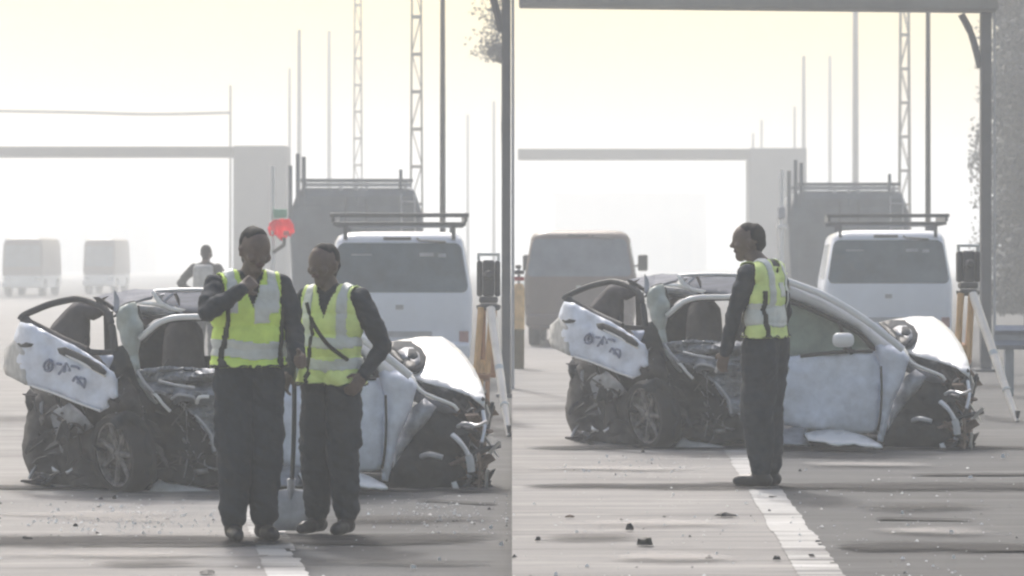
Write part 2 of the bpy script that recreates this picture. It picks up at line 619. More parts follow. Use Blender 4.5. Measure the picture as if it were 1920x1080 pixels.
# ------------------------------------------------------------------ haze
hz = bpy.data.materials.new('haze')
hz.use_nodes = True
nt = hz.node_tree
nt.nodes.remove(nt.nodes['Principled BSDF'])
pv = nt.nodes.new('ShaderNodeVolumePrincipled')
pv.inputs['Color'].default_value = (0.885, 0.94, 1.0, 1)
pv.inputs['Density'].default_value = HAZE
pv.inputs['Anisotropy'].default_value = 0.35
nt.links.new(pv.outputs[0], nt.nodes['Material Output'].inputs['Volume'])
box('haze', -245, 245, -35, 885, -1.1, 23, hz)['kind'] = 'stuff'


# ------------------------------------------------------------------ distant structures
def bridge(px_end, py_bot, py_top, D, pier0, pier1, xlimit, zg, label, cat='footbridge'):
    e = W(px_end, py_bot, D)
    t = empty('footbridge', (W((pier0 + pier1) / 2, HY, D).x, D, zg))
    tag(t, label, cat)
    ox = t.location.x
    z0, z1 = e.z - zg, W(0, py_top, D).z - zg
    x0, x1 = W(pier0, 0, D).x - ox, W(pier1, 0, D).x - ox
    xa = xlimit - ox
    box('deck', xa, x0 - 0.03, -1.4, 1.4, z0, z1, 'deck_brown', t, 0.03)
    box('pier', x0, x1, -1.2, 1.2, 0, z1 + 0.05, 'concrete', t, 0.05)
    return t


bridge(440, 294, 277, 125, 442, 541, -40, 0.0, 'grey concrete bridge deck and broad pier beyond the person with the pale backpack')
bridge(1395, 299, 281, 142, 1402, 1508, 0.3, RZ, 'grey concrete bridge deck and broad pier above the dark minibus')

for (xa, xb, ytop, D, lab, z) in ((-40, 275, 346, 430, 'long pale warehouse almost lost in haze above the two white trucks', 0.0),
                                  (1040, 1325, 352, 440, 'long pale warehouse almost lost in haze above the dark minibus', RZ)):
    c = W((xa + xb) / 2, HY, D)
    t = empty('warehouse', (c.x, D, z - 0.05))
    tag(t, lab, 'warehouse')
    w2 = (xb - xa) / 2 / F * D
    hh = W(0, ytop, D).z
    box('wall', -w2, w2, 0, 14, 0, hh - 1.0, 'wall_pale', t)
    bm = bmesh.new()
    v = [bm.verts.new(p) for p in ((-w2 - .4, -.5, hh - .97), (w2 + .4, -.5, hh - .97), (w2 + .4, 14.5, hh - .97), (-w2 - .4, 14.5, hh - .97), (-w2 - .4, 7, hh + .2), (w2 + .4, 7, hh + .2))]
    for f in ((0, 1, 5, 4), (2, 3, 4, 5), (0, 4, 3), (1, 2, 5), (0, 3, 2, 1)):
        bm.faces.new([v[i] for i in f])
    finish(bm, 'roof', 'pole_grey', t)
    for k in range(3):
        x = -w2 + (k + 0.5) * 2 * w2 / 3
        box('roller_door', x - 1.6, x + 1.6, -0.06, -0.01, 0.05, hh * 0.5, 'pale_rail', t)


def plain_pole(px, w_px, ytop, D, zg, m, label, group=None, cat='pole', arm=0.0):
    b = W(px, HY, D)
    t = empty('lamp_post', (b.x, D, zg))
    tag(t, label, cat, group)
    h = W(0, ytop, D).z - zg
    r = w_px / 2 / F * D
    tube('shaft', [(0, 0, 0), (0, 0, h * 0.5), (0, 0, h)], [r * 1.15, r, r * 0.8], m, t, 10, 1)
    bm = bmesh.new()
    lathe_bm(bm, [(r * 2.4, 0), (r * 2.4, 0.06), (r * 1.3, 0.12)], 12, Matrix.Rotation(rad(90), 4, 'X'))
    finish(bm, 'base_plate', m, t)
    if arm:
        tube('arm', [(0, 0, h - 0.1), (arm * 0.5, 0, h + 0.22), (arm, 0, h + 0.25)], r * 0.5, m, t, 6)
        box('lamp_head', arm - .05, arm + .65 * (1 if arm > 0 else -1), -.12, .12, h + .17, h + .3, m, t, 0.04) if arm > 0 else \
            box('lamp_head', arm - .65, arm + .05, -.12, .12, h + .17, h + .3, m, t, 0.04)
    return t


def lattice(px, w_px, D, h, zg, label):
    b = W(px, HY, D)
    t = empty('lattice_mast', (b.x, D, zg))
    tag(t, label, 'lattice mast')
    w = w_px / 2 / F * D
    for sx in (-1, 1):
        for sy in (-1, 1):
            tube('leg', [(sx * w * 1.25, sy * w * 1.25, 0), (sx * w * .75, sy * w * .75, h)], w * 0.24, 'pole_grey', t, 4, 1)
    bm = bmesh.new()
    n = int(h / (w * 7))
    for i in range(n):
        z0, z1 = h * i / n, h * (i + 1) / n
        k0 = w * (1.25 - .5 * i / n)
        k1 = w * (1.25 - .5 * (i + 1) / n)
        s = 1 if i % 2 else -1
        for sy in (-1, 1):
            bm_tube(bm, [(-s * k0, sy * k0, z0), (s * k1, sy * k1, z1)], w * 0.13, 4)
            bm_tube(bm, [(-k1, sy * k1, z1 - w * .35), (k1, sy * k1, z1 - w * .35)], w * 0.38, 4)
        for sx in (-1, 1):
            bm_tube(bm, [(sx * k0, -s * k0, z0), (sx * k1, s * k1, z1)], w * 0.13, 4)
    finish(bm, 'bracing', 'pole_grey', t)
    return t


# masts of the -X view
plain_pole(830, 11, -140, 50, 0, 'pole_dark', 'dark solid lamp post behind the roof rack of the white van by two officers', arm=1.4)
lattice(781, 19, 84, 13.5, 0, 'wide lattice mast rising behind the grey truck, beside the dark lamp post')
lattice(671, 14, 125, 15.5, 0, 'thinner lattice mast above the middle of the grey truck near the two officers')
plain_pole(617, 8, 58, 190, 0, 'pole_grey', 'thin hazy pole between the thinner lattice mast and the paired poles')
plain_pole(561, 9, 56, 165, 0, 'pole_grey', 'thicker one of the paired hazy poles above the two officers')
plain_pole(543, 6, 128, 175, 0, 'pole_grey', 'shorter one of the paired hazy poles above the two officers')
plain_pole(432, 5, 160, 140, 0, 'pole_grey', 'thin pole at the pier that carries the overhead cable')
plain_pole(877, 6, 215, 210, 0, 'pole_grey', 'very faint short pole just right of the dark post behind the white van')
plain_pole(926, 6, 190, 190, 0, 'pole_grey', 'very faint short pole just left of the gantry column near two officers')
# masts of the +X view
plain_pole(1740, 10, -120, 55, RZ, 'pole_dark', 'dark solid lamp post behind the van, under the overhead gantry beam', arm=1.4)
lattice(1696, 17, 96, 14, RZ, 'wide lattice mast under the gantry beam, next to the dark lamp post')
plain_pole(1604, 12, -60, 140, RZ, 'pole_grey', 'tallest pale brownish pole over the truck under the gantry beam')
plain_pole(1556, 7, 105, 205, RZ, 'pole_grey', 'thin hazy pole above the left half of the truck under the gantry beam')
plain_pole(1507, 8, 105, 178, RZ, 'pole_grey', 'thin hazy pole at the corner of the pier under the gantry beam')
plain_pole(1490, 5, 200, 190, RZ, 'pole_grey', 'short faint pole just outside the pier corner under the gantry beam')
plain_pole(1428, 5, 225, 195, RZ, 'pole_grey', 'short faint pole standing over the middle of the pier behind the lone officer')
plain_pole(1412, 5, 250, 200, RZ, 'pole_grey', 'shortest faint pole at the bridge end of the pier behind the lone officer')
# thin white poles near the officers
for px, py, D, zg, lab, red in ((511, 312, 44, 0.0, 'thin white pole with a bright red flag under a green plate behind two officers', True),
                                (1465, 318, 47, RZ, 'thin white pole with a small pale clamp rising behind the lone officer', False)):
    b = W(px, HY, D)
    t = empty('flag_pole' if red else 'white_pole', (b.x, D, zg))
    tag(t, lab, 'flag pole' if red else 'pole')
    h = W(0, py, D).z - zg
    k = D / F
    tube('shaft', [(0, 0, 0), (0, 0, h)], [0.04, 0.032], 'pole_white', t, 10, 1)
    if red:
        zc = W(0, 428, D).z - zg
        nx, nz = 22, 14
        vs_, fs_ = [], []
        for b_ in range(nz + 1):
            for a_ in range(nx + 1):
                u, v = a_ / nx, b_ / nz
                u0, v0 = 2 * u - 1, 2 * v - 1
                x = (17 + 25 * u0 * sqrt(1 - .45 * v0 * v0)) * k
                z = zc + 18 * v0 * sqrt(1 - .4 * u0 * u0) * k - .10 * u * u * (1 - v) * .4 + .03 * sin(u * 9) * (1 - v) + .035 * noise.noise(Vector((u * 4, v * 3, 2)))
                if a_ in (0, nx): x += .03 * noise.noise(Vector((v * 4, u, 7)))
                vs_.append((x, -.08 + .045 * sin(u * 11 + v * 2) + .02 * sin(v * 8), z))
        for b_ in range(nz):
            for a_ in range(nx):
                q_ = b_ * (nx + 1) + a_
                fs_.append((q_, q_ + 1, q_ + nx + 2, q_ + nx + 1))
        me_ = bpy.data.meshes.new('flag')
        me_.from_pydata(vs_, [], fs_)
        add('flag', me_, 'flag_red', t, smooth=True).modifiers.new('thick', 'SOLIDIFY').thickness = .004
        box('flag_patch', 22 * k, 32 * k, -.20, -.14, zc - 14 * k, zc - 5 * k, 'lamp_red', t, .01)
        box('green_plate', 2 * k, 28 * k, -0.08, -0.05, zc + 19 * k, zc + 36 * k, 'sign_green', t, 0.01)
        tube('bracket', [(22 * k, -0.07, zc - 17 * k), (22 * k, -0.07, zc - 30 * k), (12 * k, -0.06, zc - 38 * k), (0, 0, zc - 46 * k)], 0.03, 'black_plastic', t, 6)
    else:
        zc = W(0, 425, D).z - zg
        box('clamp', -0.08, 0.08, -0.06, 0.06, zc - .03, zc + .04, 'pole_white', t, 0.01)
        box('junction_box', -0.06, 0.06, -0.07, 0.05, zc + .13, zc + .33, 'pale_rail', t, 0.01)

tube('overhead_cable', [W(-150, 206, 140), W(120, 210, 140), W(280, 214, 140), W(432, 211, 140)], 0.075, 'pole_grey', None, 6)
tag(bpy.data.objects['overhead_cable'], 'faint overhead cable running above the bridge deck to the thin pole', 'cable')


# ------------------------------------------------------------------ overhead gantry (two of them)
def gantry(pxc, D, zg, beam_y, x_far, label, wpx=20):
    c = W(pxc, HY, D)
    t = empty('overhead_gantry', (c.x, D, zg))
    tag(t, label, 'gantry')
    zb = W(0, beam_y, D).z - zg
    r = wpx / 2 / F * D
    h = zb + 0.85
    box('column', -r, r, -r, r, 0, zb - 0.002, 'gantry', t, 0.015)
    box('base_plate', -r * 2.2, r * 2.2, -r * 2.2, r * 2.2, 0, 0.04, 'gantry', t, 0.01)
    box('beam', x_far - c.x, r * 1.2, -0.25, 0.25, zb + .012, h, 'gantry_beam', t, 0.03).rotation_euler = (0, rad(.6), 0)
    tube('knee_brace', [(-r, 0, zb - 0.75), (-r - 0.12, 0, zb - 0.3), (-r - 0.26, 0, zb - 0.02)], 0.05, 'gantry', t, 6)
    tube('conduit', [(r * 1.5, -r, 0.1), (r * 1.5, -r, zb)], 0.02, 'pale_rail', t, 6, 1)
    return t


gantry(1848, 38, RZ, 24, 0.04, 'dark steel gantry column with overhead beam beside the grey tree')
gantry(949, 33, 0.0, -60, -9, 'dark steel gantry column standing at the tripod in the picture with two officers', 17)


# ------------------------------------------------------------------ trees
def tree(px, D, zg, h, rad_x, zlow, label, xmin=None, xmax=None, n=5200, seed=1, leafsize=0.11, clump=1.0, tr_=0.2):
    rnd = random.Random(seed)
    c = W(px, HY, D)
    t = empty('tree', (c.x, D, zg))
    tag(t, label, 'tree')
    tr = [(0, 0, -0.1), (0.06, 0, h * 0.25), (-0.05, 0.05, h * 0.5), (0.05, 0, h * 0.8)]
    bm = bmesh.new()
    pp = catmull(tr, 5)
    bm_tube(bm, pp, [tr_ * (1 - .75 * i / len(pp)) for i in range(len(pp))], 9)
    finish(bm, 'trunk', 'bark', t, smooth=True)
    tips = []
    for k in range(13):
        z = max(zlow, h * (0.05 + 0.75 * k / 13))
        a = rnd.uniform(0, 2 * pi)
        L = rad_x * rnd.uniform(0.5, 0.95)
        e = Vector((cos(a) * L, sin(a) * L, z + L * rnd.uniform(0.1, 0.55)))
        lo = -1e9 if xmin is None else xmin - c.x + .3
        hi = 1e9 if xmax is None else xmax - c.x - .3
        e.x = min(max(e.x, lo), hi)
        tube('limb', [(0, 0, z), (e.x * .5, e.y * .5, z + (e.z - z) * .35), e], [0.065, 0.045, 0.015], 'bark', t, 6, 1)
        tips.append(e)
        tips.append(e * 0.6 + Vector((0, 0, z * 0.4)))
    vs, fs = [], []
    clumps = []
    for k in range(150):
        b = rnd.choice(tips)
        q = b + Vector((rnd.gauss(0, rad_x * .36), rnd.gauss(0, rad_x * .36), rnd.gauss(0, h * .11)))
        q.z = max(q.z, zlow + 0.2)
        clumps.append((q, rnd.uniform(0.18, 0.5) * clump))
    for i in range(n):
        q, r = clumps[i % len(clumps)]
        p = q + Vector((rnd.gauss(0, r), rnd.gauss(0, r), rnd.gauss(0, r * .7)))
        if xmin is not None and p.x + c.x < xmin + 0.12: continue
        if xmax is not None and p.x + c.x > xmax - 0.12: continue
        if p.z < zlow: continue
        s = leafsize * rnd.uniform(0.6, 1.5)
        ax = Vector((rnd.gauss(0, 1), rnd.gauss(0, 1), rnd.gauss(0, 1))).normalized()
        ay = ax.cross(Vector((rnd.gauss(0, 1), rnd.gauss(0, 1), rnd.gauss(0, 1)))).normalized()
        k = len(vs)
        vs += [p - ax * s, p + ay * s * .5, p + ax * s, p - ay * s * .5]
        fs.append((k, k + 1, k + 2, k + 3))
    me = bpy.data.meshes.new('crown')
    me.from_pydata([tuple(v) for v in vs], [], fs)
    o = add('crown', me, 'leaf', t)
    return t


tree(1935, 64, RZ, 9.6, 1.35, 0.3, 'grey hazy tree with dense foliage beside the gantry column and guardrail', n=60000, seed=4, xmin=W(1858, 0, 64).x, leafsize=0.075)
tree(1900, 82, RZ, 10.5, 1.3, 0.6, 'paler hazy tree behind the gantry column, its leaves showing at the beam end', n=12000, seed=9, xmin=W(1814, 0, 82).x, leafsize=0.07)
tree(947, 56, 0.0, 8.6, 0.30, 5.6, 'hazy tree with leaves at the gantry column top near the two officers', n=2600, seed=6, xmax=0.0, leafsize=0.035, clump=.38, tr_=.06)


# ------------------------------------------------------------------ vehicles (loft of rounded rectangles)
def rrect(w, y0, y1, r, n=4):
    pts = []
    for cx, cy, a0 in ((w - r, y1 - r, 0), (-w + r, y1 - r, 90), (-w + r, y0 + r, 180), (w - r, y0 + r, 270)):
        for k in range(n + 1):
            a = rad(a0 + 90 * k / n)
            pts.append((cx + r * cos(a), cy + r * sin(a)))
    return pts


def loft_body(name, levels, m, parent, n=4):
    """levels: (z, halfwidth, y0, y1, corner radius)"""
    bm = bmesh.new()
    rings = []
    for z, w, y0, y1, r in levels:
        rings.append([bm.verts.new((x, y, z)) for x, y in rrect(w, y0, y1, r, n)])
    k = len(rings[0])
    for i in range(len(rings) - 1):
        for j in range(k):
            bm.faces.new((rings[i][j], rings[i][(j + 1) % k], rings[i + 1][(j + 1) % k], rings[i + 1][j]))
    bm.faces.new(rings[0])
    bm.faces.new(rings[-1])
    return finish(bm, name, m, parent, smooth=True, sharp=38)


def level_at(levels, z):
    for a, b in zip(levels, levels[1:]):
        if a[0] <= z <= b[0]:
            t = (z - a[0]) / (b[0] - a[0])
            return tuple(a[i] + (b[i] - a[i]) * t for i in range(5))
    return levels[-1]


def rear_panel(name, levels, z0, z1, inset, m, parent, face='rear', off=0.006, thick=0.02, xr=None, rc=0.06):
    """a rounded panel following the end face between heights z0 and z1"""
    bm = bmesh.new()
    outline = []
    hw0, hw1 = level_at(levels, z0)[1] - inset, level_at(levels, z1)[1] - inset
    for cx, cz, a0 in ((1, 1, 0), (-1, 1, 90), (-1, 0, 180), (1, 0, 270)):
        for k in range(5):
            a = rad(a0 + 90 * k / 4)
            z = (z1 - rc if cz else z0 + rc) + rc * sin(a)
            hw = hw0 + (hw1 - hw0) * (z - z0) / (z1 - z0)
            x = cx * (hw - rc) + rc * cos(a)
            if xr:
                x = xr[0] + (x + hw) / (2 * hw) * (xr[1] - xr[0])
            outline.append((x, z))
    def yy(z):
        l = level_at(levels, z)
        return l[2] - off if face == 'rear' else l[3] + off
    f = [bm.verts.new((x, yy(z), z)) for x, z in outline]
    s = 1 if face == 'rear' else -1
    g = [bm.verts.new((x, yy(z) + s * thick, z)) for x, z in outline]
    bm.faces.new(f)
    bm.faces.new(g)
    n = len(f)
    for i in range(n):
        bm.faces.new((f[i], f[(i + 1) % n], g[(i + 1) % n], g[i]))
    return finish(bm, name, m, parent)


def wheel(parent, x, y, r, w, rim_m='alloy', rz=0.0, tilt=0.0, spokes=7, rimf=.62):
    """axis along local X; outer face towards sign of x"""
    t = empty('wheel', (x, y, r))
    t.parent = parent
    t.rotation_euler = (0, tilt, rz)
    R = Matrix.Rotation(rad(-90), 4, 'Z')
    bm = bmesh.new()
    lathe_bm(bm, [(r * rimf, -w / 2), (r * .93, -w / 2), (r, -w * .32), (r, w * .32), (r * .93, w / 2), (r * rimf, w / 2), (r * (rimf - .02), w * .2), (r * (rimf - .02), -w * .2), (r * rimf, -w / 2)], 28, R, close=False)
    finish(bm, 'tyre', 'rubber', t, smooth=True, sharp=40)
    bm = bmesh.new()
    lathe_bm(bm, [(r * (rimf + .01), -w * .42), (r * (rimf + .01), w * .44), (r * (rimf - .05), w * .44), (r * (rimf - .07), w * .1), (r * .2, w * .06), (r * .2, w * .25), (r * .12, w * .3)], 28, R)
    for k in range(spokes):
        a = 2 * pi * k / spokes
        bm_tube(bm, [(w * .22, cos(a) * r * .15, sin(a) * r * .15), (w * .3, cos(a) * r * (rimf - .04), sin(a) * r * (rimf - .04))], [r * .075, r * .06], 6)
    finish(bm, 'rim', rim_m, t, smooth=True, sharp=35)
    return t


def minivan(name, label, cat, group, body_m, loc, rz, sc=1.0, rack=True, mirrors=False, dark=False):
    t = empty(name, loc, rz)
    tag(t, label, cat, group)
    t.scale = (sc, sc, sc)
    L = [(0.30, 0.86, 0.05, 4.60, 0.14), (0.40, 0.91, 0.00, 4.68, 0.14), (0.62, 0.935, -0.01, 4.70, 0.15), (1.13, 0.945, 0.02, 4.55, 0.16), (1.20, 0.940, 0.03, 4.45, 0.16),
         (1.86, 0.835, 0.20, 3.75, 0.20), (1.93, 0.795, 0.25, 3.65, 0.22), (1.975, 0.70, 0.36, 3.5, 0.25), (1.99, 0.5, 0.55, 3.3, 0.3)]
    loft_body('body', L, body_m, t)
    rear_panel('rear_window', L, 1.20, 1.84, 0.045, 'pale_glass' if dark else 'glass', t, rc=0.09)
    rear_panel('windscreen', L, 1.22, 1.82, 0.06, 'dark_glass', t, 'front', rc=0.1)
    for s in (-1, 1):
        bm = bmesh.new()
        # side glass as slabs lying on the tumblehome
        for y0, y1 in ((0.55, 1.45), (1.5, 2.4), (2.45, 3.4)):
            q = []
            for z, yo in ((1.25, 0), (1.25, 0), (1.78, 0), (1.78, 0)):
                pass
            for (y, z) in ((y0, 1.25), (y1, 1.25), (y1 - .03, 1.78), (y0 + .03, 1.78)):
                l = level_at(L, z)
                q.append((s * (l[1] + .006), y, z))
            a = [bm.verts.new(p) for p in q]
            b = [bm.verts.new((p[0] - s * .02, p[1], p[2])) for p in q]
            bm.faces.new(a); bm.faces.new(b)
            for i in range(4):
                bm.faces.new((a[i], a[(i + 1) % 4], b[(i + 1) % 4], b[i]))
        finish(bm, 'side_window', 'dark_glass', t)
        rear_panel('tail_light', L, 0.46, 0.70, 0.0, 'lamp_dull' if not dark else 'van_dark', t, xr=(s * .83 - .06, s * .83 + .06), rc=0.02, off=0.012)
        rear_panel('headlight', L, 0.68, 0.92, 0.0, 'chrome', t, 'front', xr=(s * .66 - .16, s * .66 + .16), rc=0.03, off=0.01)
    rear_panel('tailgate_trim', L, 0.63, 0.70, 0.0, 'pale_rail' if not dark else 'van_dark', t, xr=(-.42, .42), rc=0.03, off=0.02, thick=.03)
    rear_panel('emblem', L, 0.98, 1.04, 0.0, 'pale_rail', t, xr=(-.05, .05), rc=0.028, off=0.012)
    rear_panel('brake_light', L, 1.875, 1.915, 0.0, 'dark_metal', t, xr=(-.21, .15), rc=0.015, off=0.012)
    tube('wiper', [(0.22, 0.16, 1.90), (0.26, 0.15, 1.87), (0.33, 0.145, 1.865), (0.6, 0.165, 1.85)], 0.014, 'black_plastic', t, 6)
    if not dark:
        for x0, x1, z0 in ((.26, .44, 1.665), (.50, .60, 1.655), (-.62, -.36, 1.68)):  # small pale marks on the rear window
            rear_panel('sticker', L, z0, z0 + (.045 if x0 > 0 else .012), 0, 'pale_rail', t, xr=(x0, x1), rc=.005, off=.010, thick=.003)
    box('bumper', -.91, .91, -.07, .14, .34, .56, body_m, t, 0.05)
    box('front_bumper', -.9, .9, 4.58, 4.76, .34, .6, body_m, t, 0.05)
    for s in (-1, 1):
        for y in (0.95, 3.75):
            w = wheel(t, s * 0.80, y, 0.31, 0.19, rz=0 if s > 0 else pi)
    if rack:
        r = empty('roof_rack', (0, 0, 0))
        r.parent = t
        for y in (0.22, 0.95, 1.7, 2.4):
            box('crossbar', -.86, .86, y - .02, y + .02, 2.06, 2.11, 'rack', r, 0.008)
            for s in (-1, 1):
                box('foot', s * .70 - .025, s * .70 + .025, y - .02, y + .02, 1.88, 2.06, 'rack', r)
        for s in (-1, 1):
            box('side_rail', s * .86 - .02, s * .86 + .02, .18, 2.46, 2.112, 2.23, 'rack', r, 0.01)
        box('end_rail', -.90, .90, .15, .178, 2.17, 2.225, 'rack', r, 0.008)
    if mirrors:
        for s in (-1, 1):
            m_ = empty('mirror', (s * 1.06, 3.9, 1.42))
            m_.parent = t
            box('mirror_shell', -.09, .09, -.05, .05, -.14, .16, 'black_plastic', m_, 0.03)
            tube('mirror_arm', [(-s * .14, 0, -.05), (s * .02, 0, -.02)], 0.02, 'black_plastic', m_, 6, 1)
    return t


vw = W(749, HY, 36)
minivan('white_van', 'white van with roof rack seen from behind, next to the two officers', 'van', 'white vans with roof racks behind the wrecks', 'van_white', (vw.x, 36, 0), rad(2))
vw = W(1666, HY, 40.5)
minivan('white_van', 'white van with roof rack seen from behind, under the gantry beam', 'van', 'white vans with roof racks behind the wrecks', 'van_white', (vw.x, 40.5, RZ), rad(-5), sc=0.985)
vw = W(1086, HY, 49)
minivan('dark_minibus', 'dark grey minibus in the haze just beyond the wrecked rear', 'minibus', None, 'van_dark', (vw.x, 49, RZ), rad(-3), sc=1.03, rack=False, mirrors=True, dark=True)


def cargo_truck(label, loc, rz, sc=1.0):
    t = empty('cargo_truck', loc, rz)
    tag(t, label, 'truck', 'grey trucks behind the white vans')
    t.scale = (sc, sc, sc)
    L = [(0.75, 1.22, 0.0, 6.2, .05), (2.35, 1.29, 0, 6.2, .06), (2.55, 1.27, 0, 6.2, .08), (2.95, 1.14, 0.05, 6.1, .1), (3.02, 1.08, 0.12, 6.0, .12)]
    loft_body('cargo_body', L, 'truck_grey', t)
    for s in (-1, 1):
        rear_panel('rear_door', L, 0.82, 2.86, 0, 'truck_grey', t, xr=(s * .545 - .53, s * .545 + .53), rc=.03, off=.02, thick=.03)
        rear_panel('tail_light', L, 0.78, 0.80, 0, 'lamp_red', t, xr=(s * .95 - .16, s * .95 + .16), rc=.008, off=.03)
        tube('door_bolt', [(s * .2, -.04, .9), (s * .2, -.04, 2.8)], 0.018, 'rack', t, 6, 1)
    # roof frame
    f = empty('roof_frame', (0, 0, 0))
    f.parent = t
    for y in (0.1, 3.0):
        box('rail', -1.08, 1.10, y - .03, y + .03, 3.13, 3.20, 'truck_grey', f, 0.01)
        box('pale_rail', -1.05, 1.05, y - .025, y + .025, 3.04, 3.10, 'pale_rail', f, 0.01)
    for x in (-1.0, -.3, .0, .2, .95):
        box('support', x - .03, x + .03, .08, .12, 2.9, 3.13, 'pale_rail', f)
    for x, h in ((-1.27, 3.45), (-1.13, 3.68), (-1.01, 3.62)):
        tube('stake', [(x, .05, 2.3), (x, .05, h)], .045, 'truck_grey', t, 6, 1)
    tube('stake', [(.86, .06, 3.0), (.86, .06, 3.38)], .04, 'truck_grey', t, 6, 1)
    la = empty('ladder', (1.0, -.05, 0))
    la.parent = t
    for x in (-.13, .13):
        tube('stile', [(x, 0, .9), (x, 0, 2.9)], .02, 'pale_rail', la, 6, 1)
    for k in range(8):
        tube('rung', [(-.13, 0, 1.0 + k * .25), (.13, 0, 1.0 + k * .25)], .015, 'pale_rail', la, 6, 1)
    box('chassis', -.5, .5, .1, 8.2, .55, .74, 'dark_metal', t)
    box('cab', -1.15, 1.15, 6.45, 8.3, .62, 2.45, 'truck_grey', t, .12)
    box('bumper', -1.2, 1.2, -.12, .05, .5, .68, 'dark_metal', t, .02)
    for s in (-1, 1):
        for y in (1.3, 2.4, 7.2):
            wheel(t, s * 1.02, y, .5, .3, rz=0 if s > 0 else pi)
    return t


tw = W(668, HY, 54)
cargo_truck('tall grey truck with stakes and roof frame between the two officers and the white van', (tw.x, 54, 0), rad(3))
tw = W(1592, HY, 58.5)
cargo_truck('tall grey truck with roof frame standing behind the lone officer', (tw.x, 58.5, RZ), rad(-3), .985)


def hazy_truck(px0, px1, D, label, htop):
    c = W((px0 + px1) / 2, HY, D)
    k = D / F
    t = empty('grey_truck', (c.x, D, 0))
    tag(t, label, 'truck', 'grey trucks fading into the haze')
    hw = (px1 - px0) / 2 * k
    L = [(.955, hw * .98, 0, 5.5, .12), (1.3, hw, 0, 5.5, .14), (htop - .3, hw * .96, .12, 5.4, .16), (htop - .06, hw * .90, .25, 5.3, .2), (htop, hw * .8, .4, 5.2, .22)]
    loft_body('cab', L, 'van_dark', t)
    rear_panel('windscreen', L, 1.35, htop - .35, .10, 'pale_glass', t, rc=.1)
    loft_body('lower_body', [(.38, hw * .95, .02, 5.45, .1), (.95, hw * .97, .0, 5.5, .12)], 'truck_white', t)  # lower body white: its fade into the haze is put into the colour
    box('bumper', -hw, hw, -.15, .0, .42, .66, 'truck_white', t, .04)
    for q in (-1, 1):
        box('headlight', q * hw * .72 - .12, q * hw * .72 + .12, -.04, .0, .70, .88, 'chrome', t, .03)
        for y in (.9, 4.4):
            wheel(t, q * (hw - .16), y, .42, .28, rz=0 if q > 0 else pi)
    return t


hazy_truck(3, 80, 128, 'grey truck nearly lost in haze, cut by the picture edge beyond the torn tailgate', 2.68)
hazy_truck(155, 216, 136, 'grey truck nearly lost in haze next to the far person', 2.70)


# ------------------------------------------------------------------ guardrail
g = empty('guardrail', (W(1900, HY, 31).x, 31, RZ))
tag(g, 'blue grey steel guardrail at the road edge by the grey tree', 'guardrail')
ox = g.location.x
bm = bmesh.new()
prof = [(-.02, .52), (.03, .57), (-.02, .62), (-.02, .68), (.03, .73), (-.02, .79)]
rows = []
for x, y in ((W(1868, 0, 31).x - ox, 0.1), (1.0, -.2), (3.5, -1.5)):
    rows.append([bm.verts.new((x, y - d, z)) for d, z in prof])
for a, b in zip(rows, rows[1:]):
    for i in range(len(prof) - 1):
        bm.faces.new((a[i], a[i + 1], b[i + 1], b[i]))
o = finish(bm, 'beam', 'guardrail', g)
o.modifiers.new('thick', 'SOLIDIFY').thickness = 0.006
for x, y in ((-.02, .12), (1.0, -.1), (2.2, -.75), (3.3, -1.3)):
    box('post', x - .05, x + .05, y, y + .1, 0, .76, 'guardrail', g, .01)

